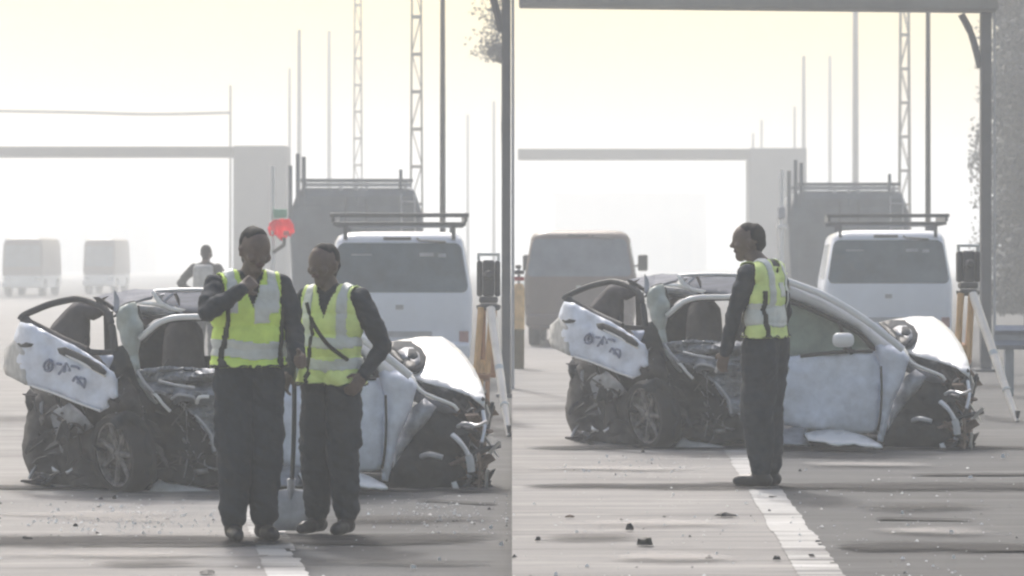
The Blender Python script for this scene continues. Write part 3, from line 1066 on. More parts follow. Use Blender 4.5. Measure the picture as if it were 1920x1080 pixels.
# ------------------------------------------------------------------ survey tripods
def tripod(px, D, zg, label, feet, head_py, top_py, sc=1.0):
    c = W(px, HY, D)
    t = empty('survey_tripod', (c.x, D, zg))
    tag(t, label, 'tripod', 'survey tripods beside the wrecked cars')
    zh = W(0, head_py, D).z - zg
    zt = W(0, top_py, D).z - zg
    bm = bmesh.new()
    lathe_bm(bm, [(.10, zh - .05), (.115, zh - .03), (.115, zh), (.08, zh + .015)], 16, Matrix.Rotation(rad(90), 4, 'X'))
    finish(bm, 'head_plate', 'instrument', t)
    ins = empty('instrument', (0, 0, zh))
    ins.parent = t
    hh = zt - zh
    box('tribrach', -.09, .09, -.08, .08, .02, .08, 'instrument', ins, .02)
    for s in (-1, 1):
        box('yoke', s * .085 - .027, s * .085 + .027, -.06, .06, .082, hh * .85, 'instrument', ins, .02)
    box('instrument_body', -.056, .056, -.075, .075, .082, hh * .86, 'instrument', ins, .02)
    bm = bmesh.new()
    lathe_bm(bm, [(.03, -.15), (.045, -.13), (.05, .05), (.04, .12), (.03, .13)], 14, Matrix.Translation((0, 0, hh * .58)))
    finish(bm, 'telescope', 'instrument', ins, smooth=True, sharp=40)
    box('carry_handle', -.11, .11, -.025, .025, hh * .94, hh, 'instrument_pale', ins, .01)
    for s in (-1, 1):
        box('handle_post', s * .095 - .014, s * .095 + .014, -.02, .02, hh * .852, hh * .938, 'instrument_pale', ins)
    for i, (fx, fy, m) in enumerate(feet):
        leg = empty('leg', (0, 0, 0))
        leg.parent = t
        top = Vector((fx, fy, 0)).normalized() * .10 + Vector((0, 0, zh - .03))
        ft = Vector((fx, fy, 0.0))
        mid = top.lerp(ft, .55)
        sd = (ft - top).cross(Vector((0, 1, 0))).normalized() * .04
        if m == 'pale_leg':
            tube('lower_leg', [top, mid, ft], [.044, .040, .024], m, leg, 8, 1)
            for q in (.22, .46, .75):
                p = top.lerp(ft, q)
                tube('clamp', [p, p.lerp(ft, .06)], .042, 'instrument_pale', leg, 8, 1)
        else:
            for s in (-1, 1):
                tube('rail', [top + sd * s * 1.3, mid + sd * s * 1.3], .034, m, leg, 6, 1)
            tube('lower_leg', [top.lerp(ft, .42), ft], [.03, .018], m, leg, 6, 1)
            tube('clamp', [mid + sd * 2.0, mid - sd * 2.0], .04, 'wood_red', leg, 6, 1)
        tube('foot', [ft + Vector((0, 0, .10)), ft], [.028, .006], 'dark_metal', leg, 6, 1)
    return t


tripod(1815, 27.2, RZ, 'survey tripod with one long pale leg near the gantry column and guardrail',
       [(W(1908, 0, 26.2).x - W(1815, 0, 27.2).x, -1.0, 'pale_leg'), (-.13, -.35, 'wood'), (.02, .75, 'wood_red')], 545, 458)
tripod(916, 26.5, 0.0, 'yellow wooden survey tripod between white van and gantry column near two officers',
       [(.195, -.95, 'pale_leg'), (-.10, -.5, 'wood'), (-.02, .7, 'wood_red')], 572, 474)


# ------------------------------------------------------------------ the wreck
D0 = 19.3
ROOT = W(470, HY, 20.0)
ROOT.z = 0.0


def R2(x, y):
    """a place measured on the second view of the same wreck, brought to the first"""
    return ((x - 1030) / .869 + 10, (y - 600) / .869 + 642)


def near(px):
    return 0.08 + 0.34 * (px - 190) / 700.0


def C(px, py, d):
    return W(px, py, D0 + d) - ROOT


wreck = empty('wrecked_car', ROOT)
tag(wreck, 'crushed silver white hatchback behind the two officers, rear end torn open', 'wrecked car', 'views of the crushed white hatchback')


def plate(name, pts, m, parent=wreck, depth=None, thick=0.012, cell=9.0, bulge=0.0, crumple=0.0, freq=0.03, seed=0, smooth=True, fy=1.0, jag=0.7):
    """sheet metal cut to an outline: pts (px, py[, d]); depth(px, py) gives metres behind the near plane"""
    P2 = [Vector((p[0], p[1])) for p in pts]
    if depth is None:
        A = np.array([[p[0], p[1], 1] for p in pts], float)
        b = np.array([p[2] for p in pts], float)
        s = np.linalg.lstsq(A, b, rcond=1e-6)[0]
        depth = lambda x, y: s[0] * x + s[1] * y + s[2]
        # keep what the corners say
    n = len(P2)
    # densify the outline
    out = []
    for i in range(n):
        a, b = P2[i], P2[(i + 1) % n]
        k = max(1, int((b - a).length / cell))
        for j in range(k):
            q_ = a.lerp(b, j / k)
            if j:
                q_ = q_ + Vector((noise.noise(Vector((q_.x * .21, q_.y * .21, seed))), noise.noise(Vector((q_.x * .23, q_.y * .19, seed + 7))))) * jag * 1.6
            out.append(q_)
    n = len(out)
    x0, x1 = min(p.x for p in out), max(p.x for p in out)
    y0, y1 = min(p.y for p in out), max(p.y for p in out)

    def edge_dist(p):
        best = 1e9
        for i in range(n):
            a, b = out[i], out[(i + 1) % n]
            ab = b - a
            t = max(0, min(1, (p - a).dot(ab) / max(1e-9, ab.length_squared)))
            best = min(best, (a + ab * t - p).length)
        return best

    def inside(p):
        c = False
        j = n - 1
        for i in range(n):
            a, b = out[i], out[j]
            if (a.y > p.y) != (b.y > p.y) and p.x < (b.x - a.x) * (p.y - a.y) / (b.y - a.y) + a.x:
                c = not c
            j = i
        return c
    pts2 = list(out)
    rnd = random.Random(seed + int(x0 * 7 + y0))
    y = y0 + cell / 2
    while y < y1:
        x = x0 + cell / 2
        while x < x1:
            p = Vector((x + rnd.uniform(-.25, .25) * cell, y + rnd.uniform(-.25, .25) * cell))
            if inside(p) and edge_dist(p) > cell * .45:
                pts2.append(p)
            x += cell
        y += cell
    r = delaunay_2d_cdt(pts2, [], [list(range(n))], 1, 1e-4)
    V, Fs = r[0], r[2]
    mx = max([edge_dist(p) for p in V] + [1e-3])
    verts = []
    for p in V:
        e = edge_dist(p)
        d = depth(p.x, p.y)
        d -= bulge * sqrt(min(1.0, e / mx))
        if crumple:
            q = Vector((p.x * freq, p.y * freq * fy, seed * 3.1))
            d += crumple * (noise.noise(q) + .6 * abs(noise.noise(q * 2.3)) - .2)
        verts.append(tuple(C(p.x, p.y, d)))
    me = bpy.data.meshes.new(name)
    me.from_pydata(verts, [], [f for f in Fs])
    bm = bmesh.new()
    bm.from_mesh(me)
    bmesh.ops.recalc_face_normals(bm, faces=bm.faces)
    bm.to_mesh(me)
    bm.free()
    o = add(name, me, m, parent, smooth=smooth)
    if thick:
        s = o.modifiers.new('thick', 'SOLIDIFY')
        s.thickness = thick
        s.offset = 0
    return o


def ctube(name, pts, r, m, parent=wreck, n=8, flat=None, sm=5):
    return tube(name, [C(*p) for p in pts], r, m, parent, n, sm, flat)


# --- far side and inside first
far = lambda x, y: near(x) + 1.45
plate('far_side_panel', [(60, 690), (160, 664), (236, 664), (258, 650), (365, 668), (400, 668), (545, 650), (690, 672), (745, 700), (745, 850), (70, 850)], 'dusty_paint', depth=far, crumple=.08)
plate('far_window_frame', [(255, 600), (290, 578), (366, 578), (368, 612), (369, 666), (330, 664), (256, 648)], 'seat', depth=lambda x, y: near(x) + 1.2, crumple=.05)
plate('far_door_pillar', [(399, 585), (470, 580), (540, 585), (600, 610), (690, 660), (690, 672), (545, 655), (399, 668)], 'dark_glass', depth=lambda x, y: near(x) + 1.35)
fl = bmesh.new()
cs = [C(75, 905, .9), C(225, 905, .25), C(730, 905, .45), C(760, 890, 1.85), C(110, 880, 1.75)]
lo = [fl.verts.new(p) for p in cs]
hi = [fl.verts.new(p + Vector((0, 0, .10))) for p in cs]
fl.faces.new(lo); fl.faces.new(hi)
for i in range(5):
    fl.faces.new((lo[i], lo[(i + 1) % 5], hi[(i + 1) % 5], hi[i]))
finish(fl, 'floor_pan', 'underbody', wreck)
plate('seat_back', [(97, 620), (122, 590), (148, 568), (175, 571), (197, 582), (200, 593), (166, 595), (163, 656), (197, 682), (150, 664), (95, 634)], 'seat', depth=lambda x, y: .75 + (150 - x) * .002, bulge=.08, crumple=.05, thick=.06)
for i, (x0, x1, y0) in enumerate(((322, 366, 612), (430, 480, 610))):
    plate('front_seat', [(x0, y0 + 10), (x0 + 8, y0), (x1 - 8, y0), (x1, y0 + 10), (x1 + 6, 720), (x1 + 30, 760), (x0 - 8, 760)], 'seat', depth=lambda x, y: near(x) + .8, bulge=.15, thick=.12)
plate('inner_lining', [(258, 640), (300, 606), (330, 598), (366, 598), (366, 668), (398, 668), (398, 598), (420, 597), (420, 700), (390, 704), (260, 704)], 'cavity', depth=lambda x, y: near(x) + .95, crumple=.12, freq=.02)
# --- rear body
plate('rear_underbody', [(58, 724), (62, 745), (50, 757), (58, 770), (52, 800), (47, 833), (50, 860), (58, 886), (72, 918), (170, 922), (235, 915), (255, 880), (262, 760), (235, 690), (200, 700), (150, 730)], 'underbody',
      depth=lambda x, y: 0.95 - (x - 50) / 190 * .72, crumple=.17, freq=.022, bulge=.10, thick=.05, seed=2, jag=3)
plate('bumper_bracket', [(95, 780), (118, 745), (150, 770), (175, 800), (140, 820), (105, 815)], 'scraped', depth=lambda x, y: .62 - (x - 90) / 190 * .7, crumple=.08)
plate('bumper_bracket', [(48, 740), (57, 728), (66, 742), (64, 760), (57, 771), (49, 760)], 'dark_metal', depth=lambda x, y: .72, crumple=.05)
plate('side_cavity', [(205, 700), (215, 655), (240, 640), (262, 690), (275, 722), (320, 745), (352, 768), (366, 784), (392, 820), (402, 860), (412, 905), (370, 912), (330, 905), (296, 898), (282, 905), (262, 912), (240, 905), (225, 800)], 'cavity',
      depth=lambda x, y: near(x) + .14, crumple=.18, freq=.02, thick=.03, seed=5, jag=2.5)  # near-black sheet, the shade of the open side put into colour
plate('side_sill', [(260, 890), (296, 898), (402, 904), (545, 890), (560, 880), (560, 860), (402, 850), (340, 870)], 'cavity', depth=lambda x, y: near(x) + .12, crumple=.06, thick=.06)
plate('torn_tab', [(366, 880), (388, 878), (392, 886), (370, 890)], 'steel', depth=lambda x, y: near(x) + .02, crumple=.03)
plate('wheel_cover_scrap', [(206, 790), (236, 770), (262, 782), (280, 815), (286, 860), (276, 900), (268, 870), (258, 830), (240, 805), (218, 806)], 'cavity', depth=lambda x, y: near(x) - .22, crumple=.12, freq=.03, jag=2.5)
# hanging tailgate with painted slot shade and marks
tg = lambda x, y: 0.62 - (x - 10) / 210 * .72 + max(0, (45 - x)) * .010
plate('tailgate', [(40, 604), (60, 608), (100, 630), (140, 648), (187, 679), (212, 698), (219, 715), (220, 744), (212, 748), (206, 744), (200, 752), (204, 764), (189, 772), (150, 757), (110, 738), (55, 722), (13, 703), (9, 690), (10, 655), (28, 638), (33, 618)],
      'dusty_paint', depth=tg, bulge=.03, crumple=.05, freq=.03, thick=.02, seed=3, jag=.8)
ctube('tailgate_lip', [(118, 662, tg(118, 0) - .065), (130, 669, tg(130, 0) - .075), (160, 684, tg(160, 0) - .08), (198, 706, tg(198, 0) - .05)], .009, 'bright_paint')  # highlight along the lip put in as a thin bright tube
plate('plate_recess', [(108, 653), (122, 651), (150, 663), (185, 682), (199, 697), (196, 703), (175, 693), (140, 676), (112, 663)], 'dark_metal', depth=lambda x, y: tg(x, y) - .075, thick=.012)  # dark sheet in front of the panel paints the shade of the recess
ctube('tailgate_lip', [(60, 724, tg(60, 0) - .04), (100, 737, tg(100, 0) - .06), (150, 757, tg(150, 0) - .06), (188, 770, tg(188, 0) - .05)], .008, 'bright_paint')  # bright tube painting the highlight of the lower lip
plate('handle_slot', [(33, 644), (50, 642), (64, 645), (60, 650), (40, 651)], 'dark_metal', depth=lambda x, y: tg(x, y) - .05, thick=.012)  # dark sheet painting the shade inside the slot
plate('broken_corner', [(10, 655), (28, 638), (48, 660), (50, 722), (13, 703), (8, 690)], 'pale_cloth', depth=lambda x, y: tg(x, y) - .035, thick=.02, crumple=.02)
k_ = 230 / 1380.0
for st in ([(560, 445), (515, 470), (495, 520), (510, 565), (555, 570), (590, 530), (585, 475), (560, 445)],
           [(560, 470), (540, 520), (560, 560)],
           [(690, 500), (640, 490)], [(720, 520), (690, 570), (660, 610)],
           [(720, 590), (735, 510), (750, 485), (780, 530), (785, 580)], [(800, 520), (860, 530), (890, 550)],
           [(820, 690), (850, 640), (890, 690), (930, 740)], [(900, 650), (950, 665), (955, 710), (940, 765)], [(870, 700), (900, 720)]):
    ctube('letter_mark', [(x * k_, 600 + y * k_, tg(x * k_, 0) - .072) for x, y in st], .010, 'letter_ink', n=5, sm=3)
# frame of the broken rear window
ctube('hatch_frame', [(38, 600, .62), (44, 592, .62), (62, 583, .62), (95, 570, .6), (130, 562, .55), (150, 561, .5), (180, 570, .4), (200, 584, .3), (210, 612, .25), (216, 660, .2)], .026, 'dark_metal')
ctube('hatch_frame', [(40, 598, .62), (52, 602, .6), (85, 618, .5), (120, 636, .35), (165, 656, .2)], .022, 'dark_metal')
ctube('window_post', [(44, 592, .62), (56, 604, .6), (58, 610, .6)], .022, 'dark_metal')
ctube('window_post', [(203, 584, .62), (204, 620, .62), (205, 665, .6)], .036, 'underbody')
ctube('window_post', [(161, 594, .7), (162, 625, .7), (163, 660, .6)], .02, 'underbody')
ctube('window_sill', [(158, 658, .55), (195, 661, .5), (236, 656, .4)], .022, 'dark_metal')
# torn pillar
plate('torn_pillar', [(219, 590), (226, 577), (240, 570), (254, 567), (257, 588), (268, 616), (261, 643), (257, 664), (261, 688), (266, 712), (286, 744), (318, 771), (300, 765), (280, 748), (262, 722), (252, 692), (243, 665), (229, 640), (221, 613)], 'green_grey',
      depth=lambda x, y: near(x) - .02 + .10 * abs(x - 240) / 40, bulge=.05, crumple=.09, freq=.04, thick=.018, jag=1.6)
ctube('trim_strip', [(286, 735, .02), (296, 745, .0), (306, 758, .0), (319, 771, .02)], .012, 'bright_paint')
# roof
plate('roof_panel', [(289, 545), (330, 544), (400, 545), (500, 550), (522, 556), (545, 590), (500, 582), (400, 589), (347, 584), (318, 574), (302, 562)], 'roof_grey',
      depth=lambda x, y: near(x) + .22 + (590 - y) / 45 * 1.2, crumple=.10, freq=.02, thick=.02, seed=8)
ctube('roof_edge', [(289, 546, 1.45), (340, 543, 1.45), (420, 544, 1.45), (510, 552, 1.4)], .014, 'bright_paint', n=6)
plate('roof_rear', [(170, 563), (190, 556), (215, 550), (254, 544), (286, 545), (293, 550), (284, 559), (257, 566), (229, 573), (221, 588), (212, 580), (196, 570)], 'roof_dusty',
      depth=lambda x, y: near(x) + .1 + (590 - y) / 45 * 1.1, crumple=.16, freq=.04, thick=.02, seed=4, jag=2.0, smooth=False)
ctube('roof_fold', [(180, 562, .5), (195, 566, .45), (212, 578, .4)], .016, 'dark_metal')
ctube('roof_fold', [(222, 588, .2), (226, 577, .2), (240, 569, .22), (252, 566, .25)], .012, 'dark_metal')
plate('torn_roof_flap', [(284, 550), (288, 544), (293, 551), (305, 566), (320, 574), (348, 581), (340, 585), (322, 583), (293, 574), (257, 570), (270, 566), (294, 567)], 'bright_paint', depth=lambda x, y: near(x) + .12, crumple=.05, thick=.015)
plate('roof_underside', [(256, 573), (293, 575), (330, 586), (318, 593), (290, 591), (266, 588)], 'scraped', depth=lambda x, y: near(x) + .16, crumple=.05)
ctube('roof_fold', [(266, 588, .25), (290, 592, .25), (318, 593, .25)], .014, 'dark_metal')
ctube('roof_fold', [(257, 573, .18), (262, 590, .18), (268, 612, .18), (276, 614, .18)], .015, 'dark_metal')
# door opening
ctube('door_frame', [(262, 634, .10), (272, 626, .08), (286, 614, .06), (302, 603, .06), (326, 596, .08), (360, 594, .1), (400, 593, .12), (470, 582, .16), (530, 572, .18)], .022, 'bright_paint')
ctube('door_seal', [(268, 640, .14), (290, 617, .12), (306, 607, .12), (330, 601, .14), (400, 598, .18)], .014, 'dark_metal')
plate('crushed_door', [(252, 694), (300, 690), (344, 689), (400, 694), (455, 690), (470, 720), (470, 800), (440, 830), (404, 851), (398, 846), (393, 816), (365, 780), (351, 766), (326, 756), (321, 738), (286, 735), (265, 717)], 'scraped',
      depth=lambda x, y: near(x) - .03, crumple=.17, freq=.014, thick=.02, cell=5, seed=6, fy=4.0, jag=3, smooth=False)
ctube('door_crease', [(258, 696, .0), (270, 716, -.02), (288, 736, -.02)], .010, 'pale_rail')
ctube('door_crease', [(298, 714, .0), (330, 722, -.08), (365, 727, -.08)], .010, 'pale_rail')
ctube('door_crease', [(322, 748, .02), (335, 740, -.05), (360, 744, -.05), (368, 752, .0)], .010, 'pale_rail')
ctube('door_crease', [(366, 778, -.02), (382, 795, -.04), (396, 816, -.04), (402, 846, -.02)], .010, 'pale_rail')
ctube('door_crease', [(369, 756, .0), (374, 745, -.04), (392, 744, -.04)], .014, 'bright_paint')
plate('front_door', [R2(1415, 690), R2(1460, 674), R2(1500, 668), R2(1560, 662), R2(1632, 660), R2(1650, 690), R2(1646, 760), R2(1643, 806), R2(1600, 812), R2(1520, 806), R2(1450, 790), R2(1420, 780)], 'dusty_paint',
      depth=lambda x, y: near(x) - .02, bulge=.05, crumple=.05, freq=.012, thick=.03, seed=9)
plate('door_window', [R2(1425, 560), R2(1480, 566), R2(1540, 590), R2(1600, 621), R2(1632, 656), R2(1560, 661), R2(1475, 668), R2(1425, 676)], 'door_glass', depth=lambda x, y: near(x) + .05, thick=.008)
ctube('window_seal', [(*R2(1430, 562), .2), (*R2(1482, 567), .22), (*R2(1545, 592), .24), (*R2(1604, 622), .28), (*R2(1630, 648), .3), (*R2(1636, 658), .3)], .022, 'black_plastic')
ctube('window_seal', [(*R2(1500, 668), .2), (*R2(1575, 660), .24), (*R2(1634, 658), .28)], .016, 'black_plastic')
ctube('quarter_post', [(*R2(1572, 604), .22), (*R2(1580, 630), .24), (*R2(1583, 660), .24)], .016, 'black_plastic')
plate('roof_pillar', [R2(1395, 545), R2(1470, 526), R2(1500, 536), R2(1545, 553), R2(1620, 598), R2(1690, 652), R2(1703, 672), R2(1685, 678), R2(1645, 660), R2(1602, 616), R2(1542, 584), R2(1478, 561), R2(1400, 560)], 'white_paint',
      depth=lambda x, y: near(x) + .04, bulge=.10, thick=.03)
ctube('pillar_edge', [(*R2(1475, 528), .15), (*R2(1545, 555), .15), (*R2(1620, 600), .18), (*R2(1690, 655), .22)], .03, 'bright_paint')
mr = empty('mirror', C(*R2(1580, 640), .0))
mr.parent = wreck
bm = bmesh.new()
bbox(bm, -.085, .085, -.06, .06, -.05, .065, .045, seg=3)
finish(bm, 'mirror_shell', 'bright_paint', mr, smooth=True, sharp=50)
tube('mirror_arm', [(.02, .02, -.04), (.06, .10, -.09)], .025, 'black_plastic', mr, 6, 1)
plate('door_handle', [R2(1445, 690), R2(1478, 686), R2(1480, 693), R2(1446, 698)], 'pale_rail', depth=lambda x, y: near(x) - .09, thick=.02)
plate('front_sill', [R2(1440, 792), R2(1520, 808), R2(1642, 814), R2(1656, 820), R2(1640, 832), R2(1560, 826), R2(1450, 806)], 'black_plastic', depth=lambda x, y: near(x) + .06, thick=.05)
# front wing, arch, wheel
plate('front_wing', [(722, 741), (717, 720), (712, 700), (722, 694), (745, 697), (772, 712), (780, 724), (768, 768), (748, 812), (737, 850), (730, 880), (727, 903), (716, 900), (718, 870)], 'dusty_paint',
      depth=lambda x, y: near(x) - .04, bulge=.06, crumple=.05, freq=.02, thick=.025, seed=12)
ctube('panel_gap', [(723, 741, near(723) - .10), (724, 790, near(723) - .11), (722, 840, near(723) - .1), (716, 878, near(723) - .06)], .010, 'black_plastic', n=6)
plate('wing_flap', [(818, 764), (806, 782), (780, 812), (752, 850), (736, 878), (742, 840), (760, 792), (774, 762), (795, 748)], 'scraped', depth=lambda x, y: near(x) - .02, bulge=.03, crumple=.06, thick=.02)
plate('wing_edge', [(772, 722), (800, 745), (838, 758), (860, 775), (830, 775), (800, 762), (776, 752)], 'roof_grey', depth=lambda x, y: near(x) + .03, crumple=.04)
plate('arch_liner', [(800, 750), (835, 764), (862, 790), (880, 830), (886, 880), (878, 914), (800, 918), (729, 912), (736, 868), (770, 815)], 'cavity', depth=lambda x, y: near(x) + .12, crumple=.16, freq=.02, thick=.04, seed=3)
ctube('axle_stub', [(790, 856, .36), (806, 852, .3), (830, 858, .28)], .02, 'pale_rail', n=6)
fw = wheel(wreck, 0, 0, .27, .19)
fw.location = C(808, 846, .62)
fw.location.z = .265
fw.rotation_euler = (0, rad(8), rad(-74))
rw = wheel(wreck, 0, 0, .285, .19, 'dirty_alloy', rimf=.80)
rw.location = C(233, 850, .10)
rw.location.z = .27
rw.rotation_euler = (0, rad(7), rad(-140))
# hood
hoodd = lambda x, y: near(x) + .10 + max(0, (752 - y)) / 118 * 1.25
plate('hood', [(745, 640), (790, 633), (829, 633), (850, 646), (872, 668), (890, 694), (901, 718), (909, 745), (909, 766), (902, 758), (880, 742), (840, 728), (800, 718), (780, 710), (758, 690), (735, 664)], 'bright_paint', depth=hoodd, bulge=.05, crumple=.07, freq=.02, thick=.015, seed=1)
plate('hood_hole', [(722, 646), (745, 641), (772, 643), (790, 654), (799, 670), (797, 686), (786, 697), (768, 700), (752, 690), (758, 678), (748, 664), (734, 655)], 'cavity', depth=lambda x, y: hoodd(x, y) - .085, crumple=.05, thick=.012, jag=2)
plate('torn_hood_skin', [(746, 660), (758, 653), (774, 653), (786, 664), (788, 678), (779, 688), (772, 680), (768, 672), (756, 672)], 'scraped', depth=lambda x, y: hoodd(x, y) - .115, crumple=.06, thick=.015)
plate('hood_tear', [(766, 655), (779, 655), (784, 668), (776, 674), (764, 668)], 'cavity', depth=lambda x, y: hoodd(x, y) - .16, thick=.012, crumple=.02)
plate('hood_tear', [(762, 678), (776, 678), (782, 688), (770, 694), (760, 690)], 'dark_metal', depth=lambda x, y: hoodd(x, y) - .16, thick=.012, crumple=.02)
plate('wiper_cowl', [(716, 646), (740, 640), (772, 641), (745, 649), (744, 662), (760, 678), (756, 684), (738, 668)], 'dark_metal', depth=lambda x, y: hoodd(x, y) - .08, crumple=.03)
plate('engine_gap', [(780, 713), (800, 719), (840, 729), (880, 743), (906, 764), (900, 782), (862, 768), (840, 752), (800, 735)], 'cavity', depth=lambda x, y: near(x) + .22, crumple=.06)
ctube('wing_rail', [(775, 716, .34), (788, 732, .32), (808, 743, .32), (832, 752, .34), (850, 760, .36), (858, 769, .38)], .013, 'bright_paint')
ctube('arch_trim', [(848, 815, .3), (862, 828, .28), (874, 845, .28), (881, 862, .28), (884, 884, .3)], .03, 'white_paint', flat=(1.0, .6))
plate('front_panel', [(838, 760), (870, 765), (908, 768), (914, 800), (910, 860), (908, 905), (880, 916), (878, 870), (860, 815), (842, 790)], 'rust', depth=lambda x, y: near(x) + .35, crumple=.18, freq=.04, cell=6, seed=7)
bm = bmesh.new()
rs = random.Random(5)
for i in range(150):
    px, py = rs.triangular(835, 922, 893), rs.uniform(760, 915)
    if py > 830 and px < 865: px += 35
    p = C(px, py, near(px) + rs.uniform(.05, .45))
    L_ = rs.uniform(.03, .13)
    a = Vector((rs.gauss(0, 1), rs.gauss(0, .7), rs.gauss(0, 1.2))).normalized() * L_
    b = Vector((rs.gauss(0, 1), rs.gauss(0, .7), rs.gauss(0, 1))).normalized() * L_ * .45
    c = a.cross(b).normalized() * .012
    q = [p - a - b, p + a - b * .3, p + a * .6 + b, p - a * .5 + b * .8]
    t_ = [bm.verts.new(v + c) for v in q]
    u_ = [bm.verts.new(v - c) for v in q]
    bm.faces.new(t_); bm.faces.new(u_)
    for j in range(4):
        f = bm.faces.new((t_[j], t_[(j + 1) % 4], u_[(j + 1) % 4], u_[j]))
    mi = rs.choice((0, 0, 0, 1, 1, 2, 3))
    for f in list(bm.faces)[-6:]:
        f.material_index = mi
o = finish(bm, 'torn_metal', ['rust', 'dark_metal', 'seat', 'steel'], wreck)
o['kind'] = 'stuff'
# torn scraps, trim and wiring hanging in the open rear half
bm = bmesh.new()
rs = random.Random(17)
for i in range(150):
    zone = rs.random()
    if zone < .45:
        px, py, d_ = rs.uniform(215, 410), rs.uniform(690, 900), .0
        if py > 780 and px > 330 and rs.random() < .5: py -= 80
    elif zone < .88:
        px, py, d_ = rs.uniform(55, 200), rs.uniform(730, 915), .62 - 0.5 * rs.random()
        if py < 770 and px > 110: py += 40
    else:
        px, py, d_ = rs.uniform(175, 345), rs.uniform(555, 610), .35
    p = C(px, py, (near(px) if zone < .45 else 0) + d_ + rs.uniform(-.02, .12))
    L_ = rs.uniform(.025, .10)
    a = Vector((rs.gauss(0, 1), rs.gauss(0, .6), rs.gauss(0, .8))).normalized() * L_
    b = Vector((rs.gauss(0, 1), rs.gauss(0, .7), rs.gauss(0, 1))).normalized() * L_ * .35
    c = a.cross(b).normalized() * .006
    q = [p - a - b, p + a - b * .3, p + a * .6 + b, p - a * .5 + b * .8]
    t_ = [bm.verts.new(v + c) for v in q]
    u_ = [bm.verts.new(v - c) for v in q]
    bm.faces.new(t_); bm.faces.new(u_)
    for j in range(4):
        bm.faces.new((t_[j], t_[(j + 1) % 4], u_[(j + 1) % 4], u_[j]))
    mi = rs.choice((0, 0, 0, 0, 0, 1, 1, 2)) if zone < .88 else rs.choice((0, 1, 2, 2))
    for f in list(bm.faces)[-6:]:
        f.material_index = mi
for i in range(26):
    px, py = rs.uniform(215, 400), rs.uniform(690, 880)
    d_ = near(px) + rs.uniform(-.03, .1)
    ps = [C(px, py, d_), C(px + rs.uniform(-18, 18), py + rs.uniform(5, 25), d_ - .05), C(px + rs.uniform(-25, 25), py + rs.uniform(15, 60), d_ - .03)]
    k0 = len(bm.faces)
    bm_tube(bm, catmull(ps, 4), .006, 5)
    bm.faces.ensure_lookup_table()
    for f in list(bm.faces)[k0:]:
        f.material_index = rs.choice((0, 1, 2))
o = finish(bm, 'torn_metal', ['dark_metal', 'seat', 'scraped', 'dusty_paint'], wreck)
o['kind'] = 'stuff'
for i, (a, b, c) in enumerate((((905, 770, .4), (909, 800, .35), (903, 830, .3)), ((880, 795, .3), (895, 798, .25), (912, 790, .3)), ((897, 850, .3), (900, 885, .3), (898, 915, .3)),
                               ((915, 880, .4), (912, 900, .4), (913, 918, .4)), ((858, 800, .25), (872, 794, .2), (890, 800, .2)), ((918, 850, .4), (928, 838, .4), (938, 828, .4)))):
    ctube('bent_strut', [a, b, c], .014, ('chrome', 'steel', 'rust', 'steel', 'pale_rail', 'steel')[i], n=6)
plate('tail_reflector', [(97, 874), (106, 880), (114, 884), (112, 888), (98, 884)], 'chrome', depth=lambda x, y: .36, thick=.015)
plate('tail_reflector', [(122, 884), (128, 882), (136, 876), (137, 882), (126, 890)], 'chrome', depth=lambda x, y: .3, thick=.015)

plate('fallen_trim', [R2(1508, 814), R2(1530, 808), R2(1578, 806), R2(1622, 819), R2(1648, 832), R2(1653, 838), R2(1622, 837), R2(1600, 832), R2(1572, 836), R2(1540, 829), R2(1515, 826)], 'bright_paint', depth=lambda x, y: near(x) - .16 - (y - 885) * .013, crumple=.05, freq=.03, thick=.015, jag=1.6)
plate('fallen_trim', [R2(1440, 800), R2(1480, 797), R2(1515, 806), R2(1505, 818), R2(1520, 836), R2(1470, 834), R2(1440, 828)], 'scraped', depth=lambda x, y: near(x) - .06 - (y - 885) * .006, crumple=.05, thick=.015, jag=1.6)
plate('fallen_trim', [(276, 927), (286, 912), (298, 900), (312, 908), (372, 916), (398, 922), (392, 927), (330, 928)], 'pale_cloth', depth=lambda x, y: near(x) - .02 - (y - 915) * .004, crumple=.04, thick=.02)
plate('fallen_trim', [(846, 905), (855, 902), (861, 916), (858, 923), (850, 921)], 'bright_paint', depth=lambda x, y: near(x) - .02, thick=.02)
w2 = copy_tree(wreck)
D2 = 22.9
w2.location = (W(1430, HY, D2).x, D2, RZ)
w2.rotation_euler = (0, 0, -(math.atan((1430 - 960) / F) - math.atan((470 - 960) / F)))
tag(w2, 'crushed silver white hatchback behind the lone officer, driver door and mirror in view')


# ------------------------------------------------------------------ loose things on the road
def scrap(name, label, cat, px, py, zg, wpx, hpx, m, seed, group='loose wreck pieces on the road', dep=None, flat=False):
    p = G(px, py, zg)
    k = p.y / F
    w = wpx * k
    h = max(.006, hpx * k * .85)
    d = dep or w * .7
    rs = random.Random(seed)
    bm = bmesh.new()
    n = 9
    lo, hi = [], []
    for i in range(n):
        a = 2 * pi * i / n
        r = rs.uniform(.5, 1.0)
        x, y = cos(a) * w / 2 * r, sin(a) * d / 2 * r
        lo.append(bm.verts.new((x, y, 0.0)))
        hi.append(bm.verts.new((x * rs.uniform(.5, .92), y * rs.uniform(.5, .9), h * rs.uniform(.3, 1.0))))
    bm.faces.new(lo)
    c = bm.verts.new((0, 0, h))
    for i in range(n):
        bm.faces.new((lo[i], lo[(i + 1) % n], hi[(i + 1) % n], hi[i]))
        bm.faces.new((hi[i], hi[(i + 1) % n], c))
    o = finish(bm, name, m, None, (p.x, p.y, zg + 0.013))
    return tag(o, label, cat, group)


